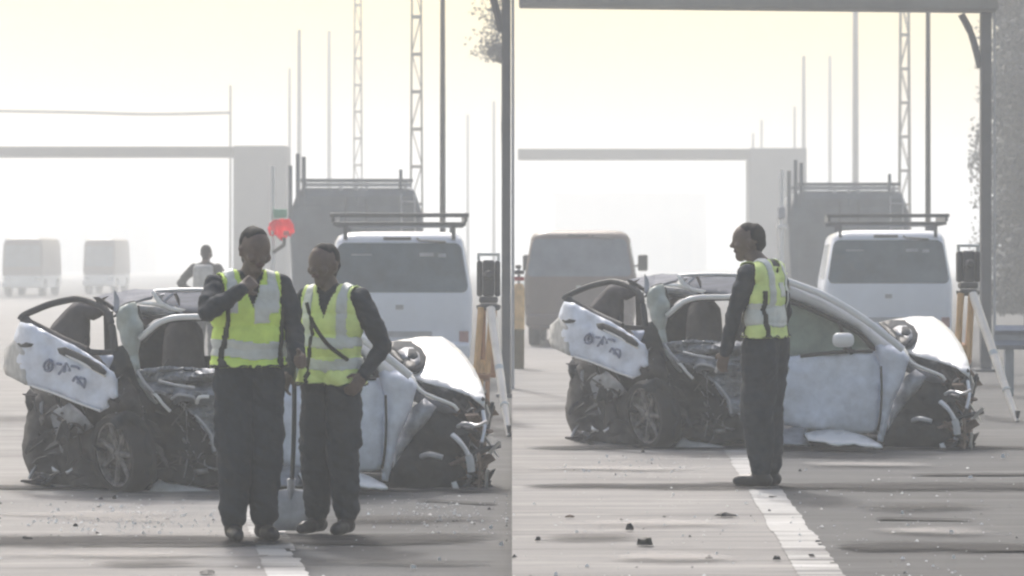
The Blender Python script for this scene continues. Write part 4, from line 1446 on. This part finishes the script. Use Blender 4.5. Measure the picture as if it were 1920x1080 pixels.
scrap('dark_slab', 'dark flat slab at the lower edge below the two officers', 'debris', 388, 1079, 0, 52, 7, 'scrap_dark', 1)
scrap('dark_bar', 'black flat bar on pale lane left of the lone officer', 'debris', 1360, 972, RZ, 46, 9, 'scrap_dark', 2, dep=.1)
scrap('dark_lump', 'biggest black lump on the pale lane, humped like a cap', 'debris', 1211, 1026, RZ, 44, 17, 'scrap_dark', 3)
scrap('dark_shard', 'small black pointed shard just above the humped black lump', 'debris', 1181, 998, RZ, 20, 16, 'scrap_dark', 4)
scrap('dark_shard', 'small black shard alone near the seam on the pale lane', 'debris', 1008, 1018, RZ, 15, 9, 'scrap_dark', 5)
scrap('dark_shard', 'thin brownish shard on pale lane nearest the tar band', 'debris', 1068, 974, RZ, 22, 6, 'rust', 6)
scrap('dark_shard', 'small dark shard at the lower edge beyond the humped lump', 'debris', 1330, 1052, RZ, 20, 7, 'scrap_dark', 7)
scrap('dark_shard', 'dark flat shard by the white line at the lower edge', 'debris', 1456, 1054, RZ, 24, 9, 'dark_metal', 8)
scrap('pale_chip', 'white chip on dark asphalt right of the lone officer', 'debris', 1692, 968, RZ, 10, 8, 'shard', 9)
scrap('pale_chip', 'white chip on the asphalt near the foot of the long pale tripod leg', 'debris', 1881, 862, RZ, 12, 10, 'shard', 10)
scrap('pale_chip', 'white chip above the lower tar band on the asphalt', 'debris', 1785, 1005, RZ, 12, 9, 'shard', 11)
scrap('pale_chip', 'white chip low on the asphalt under the lower tar band', 'debris', 1788, 1052, RZ, 11, 9, 'shard', 12)
scrap('pale_chip', 'white chip on the tar band edge right of the lone officer', 'debris', 1820, 900, RZ, 13, 6, 'shard', 13)
scrap('pale_chip', 'white chip under the tar band at the asphalt edge, right of the two officers', 'debris', 940, 1027, 0, 12, 8, 'shard', 14)
scrap('pale_chip', 'white chip above the tar band, right of the two officers', 'debris', 920, 995, 0, 9, 7, 'shard', 15)
scrap('pale_chip', 'longish white scrap at the lower edge of the asphalt below the wreck', 'debris', 775, 1070, 0, 18, 8, 'shard', 16)
scrap('pale_chip', 'white chip between the longish scrap and the tar band', 'debris', 824, 1056, 0, 9, 8, 'shard', 17)
scrap('dark_lump', 'dark wet looking lump on the tar band near the torn tailgate', 'debris', 52, 1014, 0, 36, 6, 'scrap_dark', 18)
scrap('dark_shard', 'black nugget among the broken glass before the rear wheel', 'debris', 141, 991, 0, 12, 8, 'scrap_dark', 19)
scrap('dark_shard', 'dark scrap beside the rear wheel of the wreck near two officers', 'debris', 214, 939, 0, 10, 8, 'scrap_dark', 20)
scrap('dark_shard', 'dark chip just off the rear wheel of the wreck near two officers', 'debris', 190, 940, 0, 12, 6, 'seat', 21)
scrap('dark_shard', 'dark chip touching the rear wheel of the wreck near the lone officer', 'debris', 1205, 851, RZ, 9, 7, 'scrap_dark', 22)

# broken glass
def glass_scatter(name, label, boxes, n, seed):
    rs = random.Random(seed)
    vs, fs, mi = [], [], []
    for i in range(n):
        x0, x1, y0, y1, zg = rs.choice(boxes)
        p = G(min(max(rs.gauss((x0 + x1) / 2, (x1 - x0) / 3.6), x0), x1), min(max(rs.gauss((y0 + y1) / 2, (y1 - y0) / 3.6), y0), y1), zg + .009)
        s = rs.choice((.004, .005, .006, .008, .012)) * rs.uniform(.7, 1.5)
        a = rs.uniform(0, 2 * pi)
        k = len(vs)
        for j in range(3):
            vs.append((p.x + cos(a + j * 2.1) * s, p.y + sin(a + j * 2.1) * s * 1.5, p.z))
        vs.append((p.x, p.y, p.z + s * rs.uniform(.4, 1.1)))
        for f in ((0, 1, 3), (1, 2, 3), (2, 0, 3), (0, 2, 1)):
            fs.append(tuple(k + q for q in f))
            mi.append(1 if rs.seed is None else (i % 9 == 0))
    me = bpy.data.meshes.new(name)
    me.from_pydata(vs, [], fs)
    o = add(name, me, ['shard', 'dark_metal'])
    me.polygons.foreach_set('material_index', [int(x) for x in mi])
    return tag(o, label, 'broken glass', None, 'stuff')


glass_scatter('broken_glass', 'broken glass strewn before the wreck and the two officers', [(60, 400, 945, 1000, 0), (0, 420, 930, 1010, 0), (690, 950, 930, 1000, 0)] * 2 + [(0, 950, 930, 1080, 0)], 700, 1)
glass_scatter('broken_glass', 'broken glass strewn before the wreck and the lone officer', [(964, 1500, 860, 1080, RZ), (1060, 1330, 855, 895, RZ), (1500, 1910, 850, 1080, RZ)], 420, 2)


# ------------------------------------------------------------------ people
def cap_mesh(bm, p0, p1, r0, r1, A=None, n=14):
    """closed tapered capsule; A: 4x4 applied afterwards"""
    p0, p1 = Vector(p0), Vector(p1)
    d = p1 - p0
    L = d.length
    t = d.normalized() if L > 1e-6 else Vector((0, 0, 1))
    up = Vector((0, 1, 0)) if abs(t.y) < .9 else Vector((1, 0, 0))
    s = t.cross(up).normalized()
    u = s.cross(t)
    prof = []
    for k in range(1, 5):
        a = -pi / 2 + pi / 2 * k / 4
        prof.append((r0 * cos(a), r0 * sin(a)))
    for k in range(0, 4):
        a = pi / 2 * k / 4
        prof.append((r1 * cos(a), L + r1 * sin(a)))
    rings = []
    for r, h in prof:
        rings.append([bm.verts.new(p0 + t * h + s * cos(2 * pi * k / n) * r + u * sin(2 * pi * k / n) * r) for k in range(n)])
    b0 = bm.verts.new(p0 - t * r0)
    b1 = bm.verts.new(p1 + t * r1)
    for i in range(len(rings) - 1):
        for k in range(n):
            bm.faces.new((rings[i][k], rings[i][(k + 1) % n], rings[i + 1][(k + 1) % n], rings[i + 1][k]))
    for k in range(n):
        bm.faces.new((rings[0][(k + 1) % n], rings[0][k], b0))
        bm.faces.new((rings[-1][k], rings[-1][(k + 1) % n], b1))
    if A is not None:
        for v in [x for r in rings for x in r] + [b0, b1]:
            v.co = A @ v.co


def person(label, loc, yaw, sp, group=None):
    """one continuous body grown from overlapping limbs, fused by voxel remeshing; local front is -Y"""
    H = sp.get('height', 1.75)
    k = H / 1.75
    pr = []      # (p0, p1, r0, r1, tag, A)

    def cap(a, b, r0, r1, tg_, A=None):
        pr.append((Vector(a), Vector(b), r0, r1, tg_, A))

    def scaled(cx, cy, cz, sx, sy, sz):
        return Matrix.Translation((cx, cy, cz)) @ Matrix.Diagonal((sx, sy, sz, 1)) @ Matrix.Translation((-cx, -cy, -cz))
    FL = scaled(0, 0, 1.2, 1, .66, 1)
    g_ = sp.get('girth', 1.0)
    # torso
    cap((-.055, 0, .95), (.055, 0, .95), .125 * g_, .125 * g_, 'trouser', FL)
    cap((-.05, 0, 1.03), (.05, 0, 1.03), .125 * g_, .125 * g_, 'torso', FL)
    cap((-.05, -.01, 1.14), (.05, -.01, 1.14), .128 * g_, .128 * g_, 'torso', FL)
    cap((-.065, -.005, 1.27), (.065, -.005, 1.27), .130 * g_, .130 * g_, 'torso', FL)
    cap((-.095, 0, 1.37), (.095, 0, 1.37), .100, .100, 'torso', scaled(0, 0, 1.37, 1, .85, 1))
    cap((-.05, .005, 1.45), (.05, .005, 1.45), .065, .065, 'torso')
    for s in (-1, 1):
        cap((s * .07, .01, 1.452), (s * .165, 0, 1.415), .055, .058, 'torso')
    # neck and head
    hc = Vector(sp.get('head', (0, -.02, 1.625)))
    cap((0, .01, 1.44), hc + Vector((0, .02, -.07)), .064, .056, 'neck')
    hyaw = sp.get('head_yaw', 0)
    hpit = sp.get('head_pitch', 0)
    HM = Matrix.Translation(hc) @ Matrix.Rotation(hyaw, 4, 'Z') @ Matrix.Rotation(hpit, 4, 'X')

    def hd(a, b, r0, r1, tg_, sc=(1, 1, 1)):
        pr.append((Vector(a), Vector(b), r0, r1, tg_, HM @ Matrix.Diagonal((*sc, 1))))
    hd((0, .012, .025), (0, -.018, .025), .096, .093, 'skin', (.83, 1, 1.12))
    hd((0, -.03, -.045), (0, -.045, -.085), .066, .040, 'skin', (.85, 1, 1))
    hd((-.03, -.082, .030), (.03, -.082, .030), .018, .018, 'skin')
    hd((0, -.092, .015), (0, -.112, -.022), .010, .015, 'skin')
    hd((-.014, -.100, -.024), (.014, -.100, -.024), .010, .010, 'skin')
    hd((-.020, -.090, -.055), (.020, -.090, -.055), .009, .009, 'lips')
    for s in (-1, 1):
        hd((s * .078, .01, .015), (s * .080, .012, -.022), .015, .010, 'skin')
        hd((s * .030, -.083, .012), (s * .030, -.083, .012), .011, .011, 'eye')
        hd((s * .045, -.062, -.02), (s * .04, -.06, -.03), .03, .025, 'skin')
    hd((0, .022, .045), (0, -.005, .055), .094, .082, 'hair', (.85, 1, 1.06))
    hd((0, .04, .0), (0, .035, -.04), .082, .06, 'hair', (.86, 1, 1))
    # legs
    for s in (-1, 1):
        q = sp['legs'][0 if s < 0 else 1]
        hip, knee, ank, toe = Vector((s * .085, 0, .92)), Vector(q[0]), Vector(q[1]), Vector(q[2])
        cap(hip, knee, .110 * g_, .098 * g_, 'trouser')
        cap(knee, ank + Vector((0, 0, .05)), .098 * g_, .078, 'trouser')
        cap(knee + Vector((0, .02, -.08)), knee.lerp(ank, .55) + Vector((0, .02, 0)), .082, .074, 'trouser')
        pk = hip.lerp(knee, .72)
        cap(pk + Vector((s * .075, 0, .06)), pk + Vector((s * .078, 0, -.07)), .042, .046, 'trouser', None)
        d = (toe - ank); d.z = 0; d.normalize()
        cap(ank + Vector((0, 0, .06)), ank + Vector((0, 0, -.035)), .058, .052, 'boot')
        cap(Vector((ank.x, ank.y, .045)) - d * .035, Vector((ank.x, ank.y, .042)) + d * .14, .045, .038, 'boot')
        cap(Vector((ank.x, ank.y, .042)) + d * .06, Vector((ank.x, ank.y, .036)) + d * .165, .044, .034, 'boot')
    # arms and hands
    for s in (-1, 1):
        q = sp['arms'][0 if s < 0 else 1]
        sh, el, wr = Vector(q[0]), Vector(q[1]), Vector(q[2])
        cap(sh, el, .070, .055, 'sleeve')
        cap(el, wr, .056, .041, 'sleeve')
        cap(sh.lerp(el, .3), sh.lerp(el, .75), .070, .062, 'sleeve')
        hdir = Vector(q[3]).normalized() if len(q) > 3 else (wr - el).normalized()
        pn = Vector(q[4]).normalized() if len(q) > 4 else Vector((s, 0, 0))     # back of the hand
        pn = (pn - hdir * pn.dot(hdir)).normalized()
        sd = hdir.cross(pn).normalized()
        if len(q) > 5: sd = sd * q[5]
        curl = q[6] if len(q) > 6 else .35
        cap(wr, wr + hdir * .03, .030, .030, 'skin')
        for j in (-1, 0, 1):
            cap(wr + hdir * .03 + sd * j * .020, wr + hdir * .085 + sd * j * .024, .019, .017, 'skin')
        for j, ln in enumerate((.068, .078, .074, .058)):
            b = wr + hdir * .088 + sd * (.031 - .021 * j)
            d1 = (hdir * cos(curl) - pn * sin(curl)).normalized()
            d2 = (hdir * cos(curl * 2.6) - pn * sin(curl * 2.6)).normalized()
            m1 = b + d1 * ln * .5
            cap(b, m1, .0105, .0098, 'skin')
            cap(m1, m1 + d2 * ln * .5, .0098, .0085, 'skin')
        tb = wr + hdir * .025 + sd * .026
        t1 = tb + (hdir * .6 + sd * .75 - pn * .35).normalized() * .042
        cap(tb, t1, .0135, .0115, 'skin')
        cap(t1, t1 + (hdir * .85 + sd * .25 - pn * .5).normalized() * .03, .0115, .0095, 'skin')
    bm = bmesh.new()
    for p0, p1, r0, r1, tg_, A in pr:
        cap_mesh(bm, p0, p1, r0, r1, A)
    bmesh.ops.recalc_face_normals(bm, faces=bm.faces)
    me = bpy.data.meshes.new('person_raw')
    bm.to_mesh(me)
    bm.free()
    o = bpy.data.objects.new('person_raw', me)
    COL.objects.link(o)
    rm = o.modifiers.new('r', 'REMESH')
    rm.mode = 'VOXEL'
    rm.voxel_size = sp.get('voxel', .0075)
    smo = o.modifiers.new('s', 'SMOOTH')
    smo.factor = .5
    smo.iterations = 3
    dg = bpy.context.evaluated_depsgraph_get()
    me2 = bpy.data.meshes.new_from_object(o.evaluated_get(dg))
    bpy.data.objects.remove(o)
    # which limb each face came from
    nv, nf = len(me2.vertices), len(me2.polygons)
    vco = np.empty(nv * 3); me2.vertices.foreach_get('co', vco); vco = vco.reshape(-1, 3)
    vno = np.empty(nv * 3); me2.vertices.foreach_get('normal', vno); vno = vno.reshape(-1, 3)
    fc = np.empty(nf * 3); me2.polygons.foreach_get('center', fc); fc = fc.reshape(-1, 3)

    def dists(pt):
        D = []
        for p0, p1, r0, r1, tg_, A in pr:
            q = pt
            sc = 1.0
            if A is not None:
                Ai = np.array(A.inverted())
                q = pt @ Ai[:3, :3].T + Ai[:3, 3]
                sc = abs(A.determinant()) ** (1 / 3)
            a = np.array(p0); b = np.array(p1)
            ab = b - a
            t = np.clip(((q - a) @ ab) / max(1e-9, ab @ ab), 0, 1)
            D.append((np.linalg.norm(q - (a + t[:, None] * ab), axis=1) - (r0 + (r1 - r0) * t)) * sc)
        return np.array(D)
    Df = dists(fc)
    tags = np.array([p[4] for p in pr])
    ft = tags[np.argmin(Df, axis=0)]
    # folds of cloth
    vt = tags[np.argmin(dists(vco), axis=0)]
    amp = np.where(np.isin(vt, ('trouser', 'sleeve')), .014, np.where(vt == 'torso', .006, 0))
    for i in np.nonzero(amp)[0]:
        p = vco[i]
        q = Vector((p[0] * 9, p[1] * 9, p[2] * 15 + p[0] * 8 + yaw * 3))
        vco[i] += vno[i] * amp[i] * (noise.noise(q) + .5 * noise.noise(q * 2.1))
    me2.vertices.foreach_set('co', vco.reshape(-1))
    order = [sp.get('trousers', 'uniform'), 'skin', 'hair', 'boots', 'eye', 'lips', sp.get('jacket', 'uniform')]
    idx = {'trouser': 0, 'torso': 6, 'sleeve': 6, 'neck': 1, 'skin': 1, 'hair': 2, 'boot': 3, 'eye': 4, 'lips': 5}
    me2.materials.clear()
    for m in order:
        me2.materials.append(M[m])
    me2.polygons.foreach_set('material_index', [idx[t] for t in ft])
    me2.polygons.foreach_set('use_smooth', [True] * nf)
    me2.update()
    root = empty('person', loc, yaw)
    root.scale = (k, k, k)
    tag(root, label, 'person', group)
    bo = add('body', me2, [], root)
    if sp.get('radio'):
        rx, ry, rz_ = sp['radio']
        rb = bmesh.new()
        bbox(rb, rx - .03, rx + .03, ry - .025, ry + .025, rz_ - .08, rz_ + .06, .012)
        bbox(rb, rx - .02, rx - .008, ry - .008, ry + .008, rz_ + .061, rz_ + .17, .003)
        finish(rb, 'belt_radio', 'trim_black', root)
    # ---- hi-vis waistcoat grown from the torso
    vs = sp.get('vest')
    if vs:
        hem = vs['hem']
        keep = np.isin(ft, ('torso', 'trouser')) & (fc[:, 2] > hem) & (fc[:, 2] < 1.50)
        keep |= (ft == 'sleeve') & (np.abs(fc[:, 0]) < .172) & (fc[:, 2] > 1.36) & (np.abs(fc[:, 1]) < .10)
        # a V neck in front
        if vs.get('vneck', True):
            keep &= ~((fc[:, 1] < 0) & (fc[:, 2] > 1.30) & (np.abs(fc[:, 0]) < .06 * (fc[:, 2] - 1.30) / .17))
        keep &= ~((fc[:, 2] > 1.462) & (np.abs(fc[:, 0]) < .062))
        polys = [tuple(p.vertices) for p, kf in zip(me2.polygons, keep) if kf]
        cen = fc[keep]
        used = sorted({v for p in polys for v in p})
        remap = {v: i for i, v in enumerate(used)}
        nv2 = np.empty(nv * 3); me2.vertices.foreach_get('normal', nv2); nv2 = nv2.reshape(-1, 3)
        flare = np.clip((1.2 - vco[:, 2]) / .25, 0, 1) * .012
        off = vco + nv2 * (.014 + flare)[:, None]
        vcoord = [tuple(off[v]) for v in used]

        def part(sel, name, m, parent, push=0.0):
            ps = [polys[i] for i in np.nonzero(sel)[0]]
            if not ps:
                return None
            us = sorted({v for p in ps for v in p})
            rm_ = {v: i for i, v in enumerate(us)}
            mm = bpy.data.meshes.new(name)
            mm.from_pydata([tuple(off[v] + nv2[v] * push) for v in us], [], [tuple(rm_[v] for v in p) for p in ps])
            oo = add(name, mm, m, parent, smooth=True)
            sd_ = oo.modifiers.new('thick', 'SOLIDIFY')
            sd_.thickness = .006
            sd_.offset = 0
            return oo
        x, y, z = cen[:, 0], cen[:, 1], cen[:, 2]
        sil = np.zeros(len(cen), bool)
        for a, b in vs['bands']:
            zz = z + .012 * np.sin(x * 14 + 1)
            sil |= (zz > a) & (zz < b)
        sil |= (np.abs(np.abs(x) - .115) < .028) & (z > vs.get('vstart', vs['bands'][-1][1] - .02))
        ex = vs.get('patch')
        if ex:
            sil |= (x > ex[0]) & (x < ex[1]) & (z > ex[2]) & (z < ex[3]) & ((y < 0) if ex[4] else (y > 0))
        blk = np.zeros(len(cen), bool)
        for sx in vs['piping']:
            blk |= (np.abs(x - sx - .012 * np.sin(z * 11)) < .0105) & (z < 1.30) & (y < 0 if vs.get('pfront', True) else y > -9)
            blk |= (z < hem + .004)

        sil &= ~blk
        ve = part(np.ones(len(cen), bool), 'safety_vest', vs['mat'], root)
        part(sil, 'reflective_tape', 'silver_tape', ve, .005)
        part(blk, 'vest_piping', 'trim_black' if not vs.get('palehem') else 'trim_black', ve, .006)
    return root


ST = lambda wx, fy=-.14, off=0.0: [((-wx * .95, -.03, .50), (-wx + off, .0, .09), (-wx * 1.15 + off, fy, .03)), ((wx * .95, -.03, .50), (wx + off, .0, .09), (wx * 1.15 + off, fy, .03))]

pL = W(466, HY, 15.97)
person('officer in lime vest with one hand raised to his chin, taller of the pair', (pL.x, 15.97, 0.012), rad(20), dict(
    height=1.78, girth=1.12, head=(.02, -.05, 1.615), head_yaw=rad(15), head_pitch=rad(14),
    legs=ST(.088),
    arms=[((-.19, 0, 1.425), (-.275, -.15, 1.275), (-.115, -.275, 1.40), (.75, .25, .55), (-.3, -.9, .1), 1, .8),
          ((.19, 0, 1.42), (.255, -.04, 1.17), (.235, -.19, 1.03), (.1, -.8, -.2), (.95, -.2, .1), 1, 1.0)],
    vest=dict(hem=.965, bands=[(1.02, 1.12)], mat='lime', piping=(-.145, .155), patch=(.0, .09, 1.22, 1.42, True), vstart=1.27)))
pR = W(622, HY, 16.35)
person('officer with pale lime vest and dark strap, elbow out, shorter of the pair', (pR.x, 16.35, 0.012), rad(-26), dict(
    height=1.685, girth=1.06, head=(-.035, -.03, 1.62), head_yaw=rad(-12), head_pitch=rad(4),
    radio=(-.19, .03, .90), legs=ST(.10),
    arms=[((-.19, 0, 1.42), (-.245, -.03, 1.15), (-.20, -.17, .98), (0, -.5, -.8)),
          ((.19, .01, 1.42), (.315, .07, 1.14), (.255, -.05, .965), (-.35, -.55, -.7), (.8, -.3, .3))],
    vest=dict(hem=.905, bands=[(.985, 1.06), (1.13, 1.19)], mat='lime_pale', piping=(-.085,), patch=None)))
pT = W(1436, HY, 18.5)
person('lone officer in lime vest seen from behind and side, face in profile', (pT.x, 18.5, RZ + .012), rad(-118), dict(
    height=1.735, girth=1.18, head=(-.02, -.135, 1.62), head_yaw=rad(20), head_pitch=rad(-3),
    radio=(-.20, .06, .93), legs=ST(.08),
    arms=[((-.19, 0, 1.42), (-.26, .02, 1.15), (-.27, -.08, .92), (.1, -.3, -.95)),
          ((.19, -.05, 1.42), (.245, -.13, 1.14), (.215, -.20, .90), (-.1, -.3, -.95))],
    vest=dict(hem=.985, bands=[(1.07, 1.22)], mat='lime_pale', piping=(-.10, .165), patch=(-.06, .02, 1.26, 1.36, False), pfront=False)))
pF = W(386, HY, 43)
person('far person with pale backpack and hands on hips standing beyond the wreck roof', (pF.x, 43, 0.01), rad(165), dict(
    height=1.83, voxel=.011, head=(.0, -.02, 1.625), legs=ST(.12), jacket='pole_dark',
    arms=[((-.19, 0, 1.42), (-.36, .10, 1.20), (-.19, -.02, 1.03), (.5, -.5, -.4)), ((.19, 0, 1.42), (.36, .10, 1.20), (.19, -.02, 1.03), (-.5, -.5, -.4))]))
bk = bmesh.new()
bbox(bk, -.15, .15, -.11, .09, -.20, .22, .06, seg=3)
bpk = finish(bk, 'backpack', 'pale_cloth', None, (pF.x - .02, 42.80, 1.33), smooth=True, sharp=60)
tag(bpk, 'pale backpack worn by the far person beyond the wreck', 'backpack')
cb = empty('roadside_cabinet', (W(973, HY, 39).x, 39, RZ))
tag(cb, 'narrow tan rounded cabinet with dark bars on top beside the dark minibus', 'cabinet')
CL = [(.0, .072, -.10, .10, .03), (.55, .076, -.105, .105, .04), (1.02, .080, -.11, .11, .05), (1.12, .078, -.105, .105, .05), (1.17, .066, -.09, .09, .05), (1.19, .045, -.06, .06, .04)]
loft_body('lower_casing', [l for l in CL if l[0] < .6], 'olive_cloth', cb)
loft_body('casing', [(.552, .079, -.108, .108, .04)] + [l for l in CL if l[0] > .6], 'tan_cloth', cb)
for z_ in (1.23, 1.32):
    box('lamp_bar', -.075, .075, -.05, .05, z_, z_ + .055, 'dark_metal' if z_ > 1.3 else 'lamp_red', cb, .015)
box('lamp_stem', -.02, .02, -.02, .02, 1.18, 1.40, 'pale_rail', cb, .005)
box('lamp_cap', -.05, .03, -.03, .03, 1.40, 1.45, 'dark_metal', cb, .01)

# strap of the second officer
tube('shoulder_strap', [(pR.x - .135, 16.35 - .16, 1.36), (pR.x - .10, 16.35 - .185, 1.25), (pR.x - .02, 16.35 - .20, 1.13), (pR.x + .06, 16.35 - .18, 1.06), (pR.x + .10, 16.35 - .14, 1.03)], .012, 'trim_black', None, 6, flat=(1, 1))
tag(bpy.data.objects['shoulder_strap'], 'dark strap slung across the pale vest of the shorter officer', 'strap')
# a phone in the raised hand of the first officer
ph = empty('phone_holder', (0, 0, 0))
bpy.data.objects.remove(ph)

# shovel standing between the two officers
sb = G(543, 1000, 0.0)
sh = empty('shovel', (sb.x, sb.y - .0, 0.016))
tag(sh, 'grey shovel standing on its broad blade between the two officers', 'shovel')
bm = bmesh.new()
out = [(-.105, .21), (-.12, .13), (-.115, .04), (-.08, .0), (.0, -.0), (.06, .0), (.10, .05), (.135, .11), (.115, .17), (.105, .215), (.0, .225)]
out = [(x * 1.18, z * 1.08) for x, z in out]
fr = [bm.verts.new((x, -.02 + .10 * (x / .12) ** 2 * -.35 + .02, z)) for x, z in out]
f = bm.faces.new(fr)
bmesh.ops.triangulate(bm, faces=[f])
bmesh.ops.subdivide_edges(bm, edges=bm.edges, cuts=2, use_grid_fill=True)
for v in bm.verts:
    v.co.y = -.045 * (v.co.x / .12) ** 2 + .05 * (v.co.z / .22)
o = finish(bm, 'blade', 'shovel_blade', sh, smooth=True)
o.modifiers.new('thick', 'SOLIDIFY').thickness = .006
tube('handle', [(.005, .05, .19), (.02, .04, .5), (.025, .03, .8), (.02, .0, 1.12)], .0145, 'shovel_wood', sh, 8)
tube('socket', [(.0, .05, .12), (.006, .05, .30)], [.014, .026], 'shovel_blade', sh, 8, 1)
tube('tread', [(-.105, .05, .215), (.0, .055, .228), (.105, .05, .215)], .010, 'shovel_blade', sh, 6)
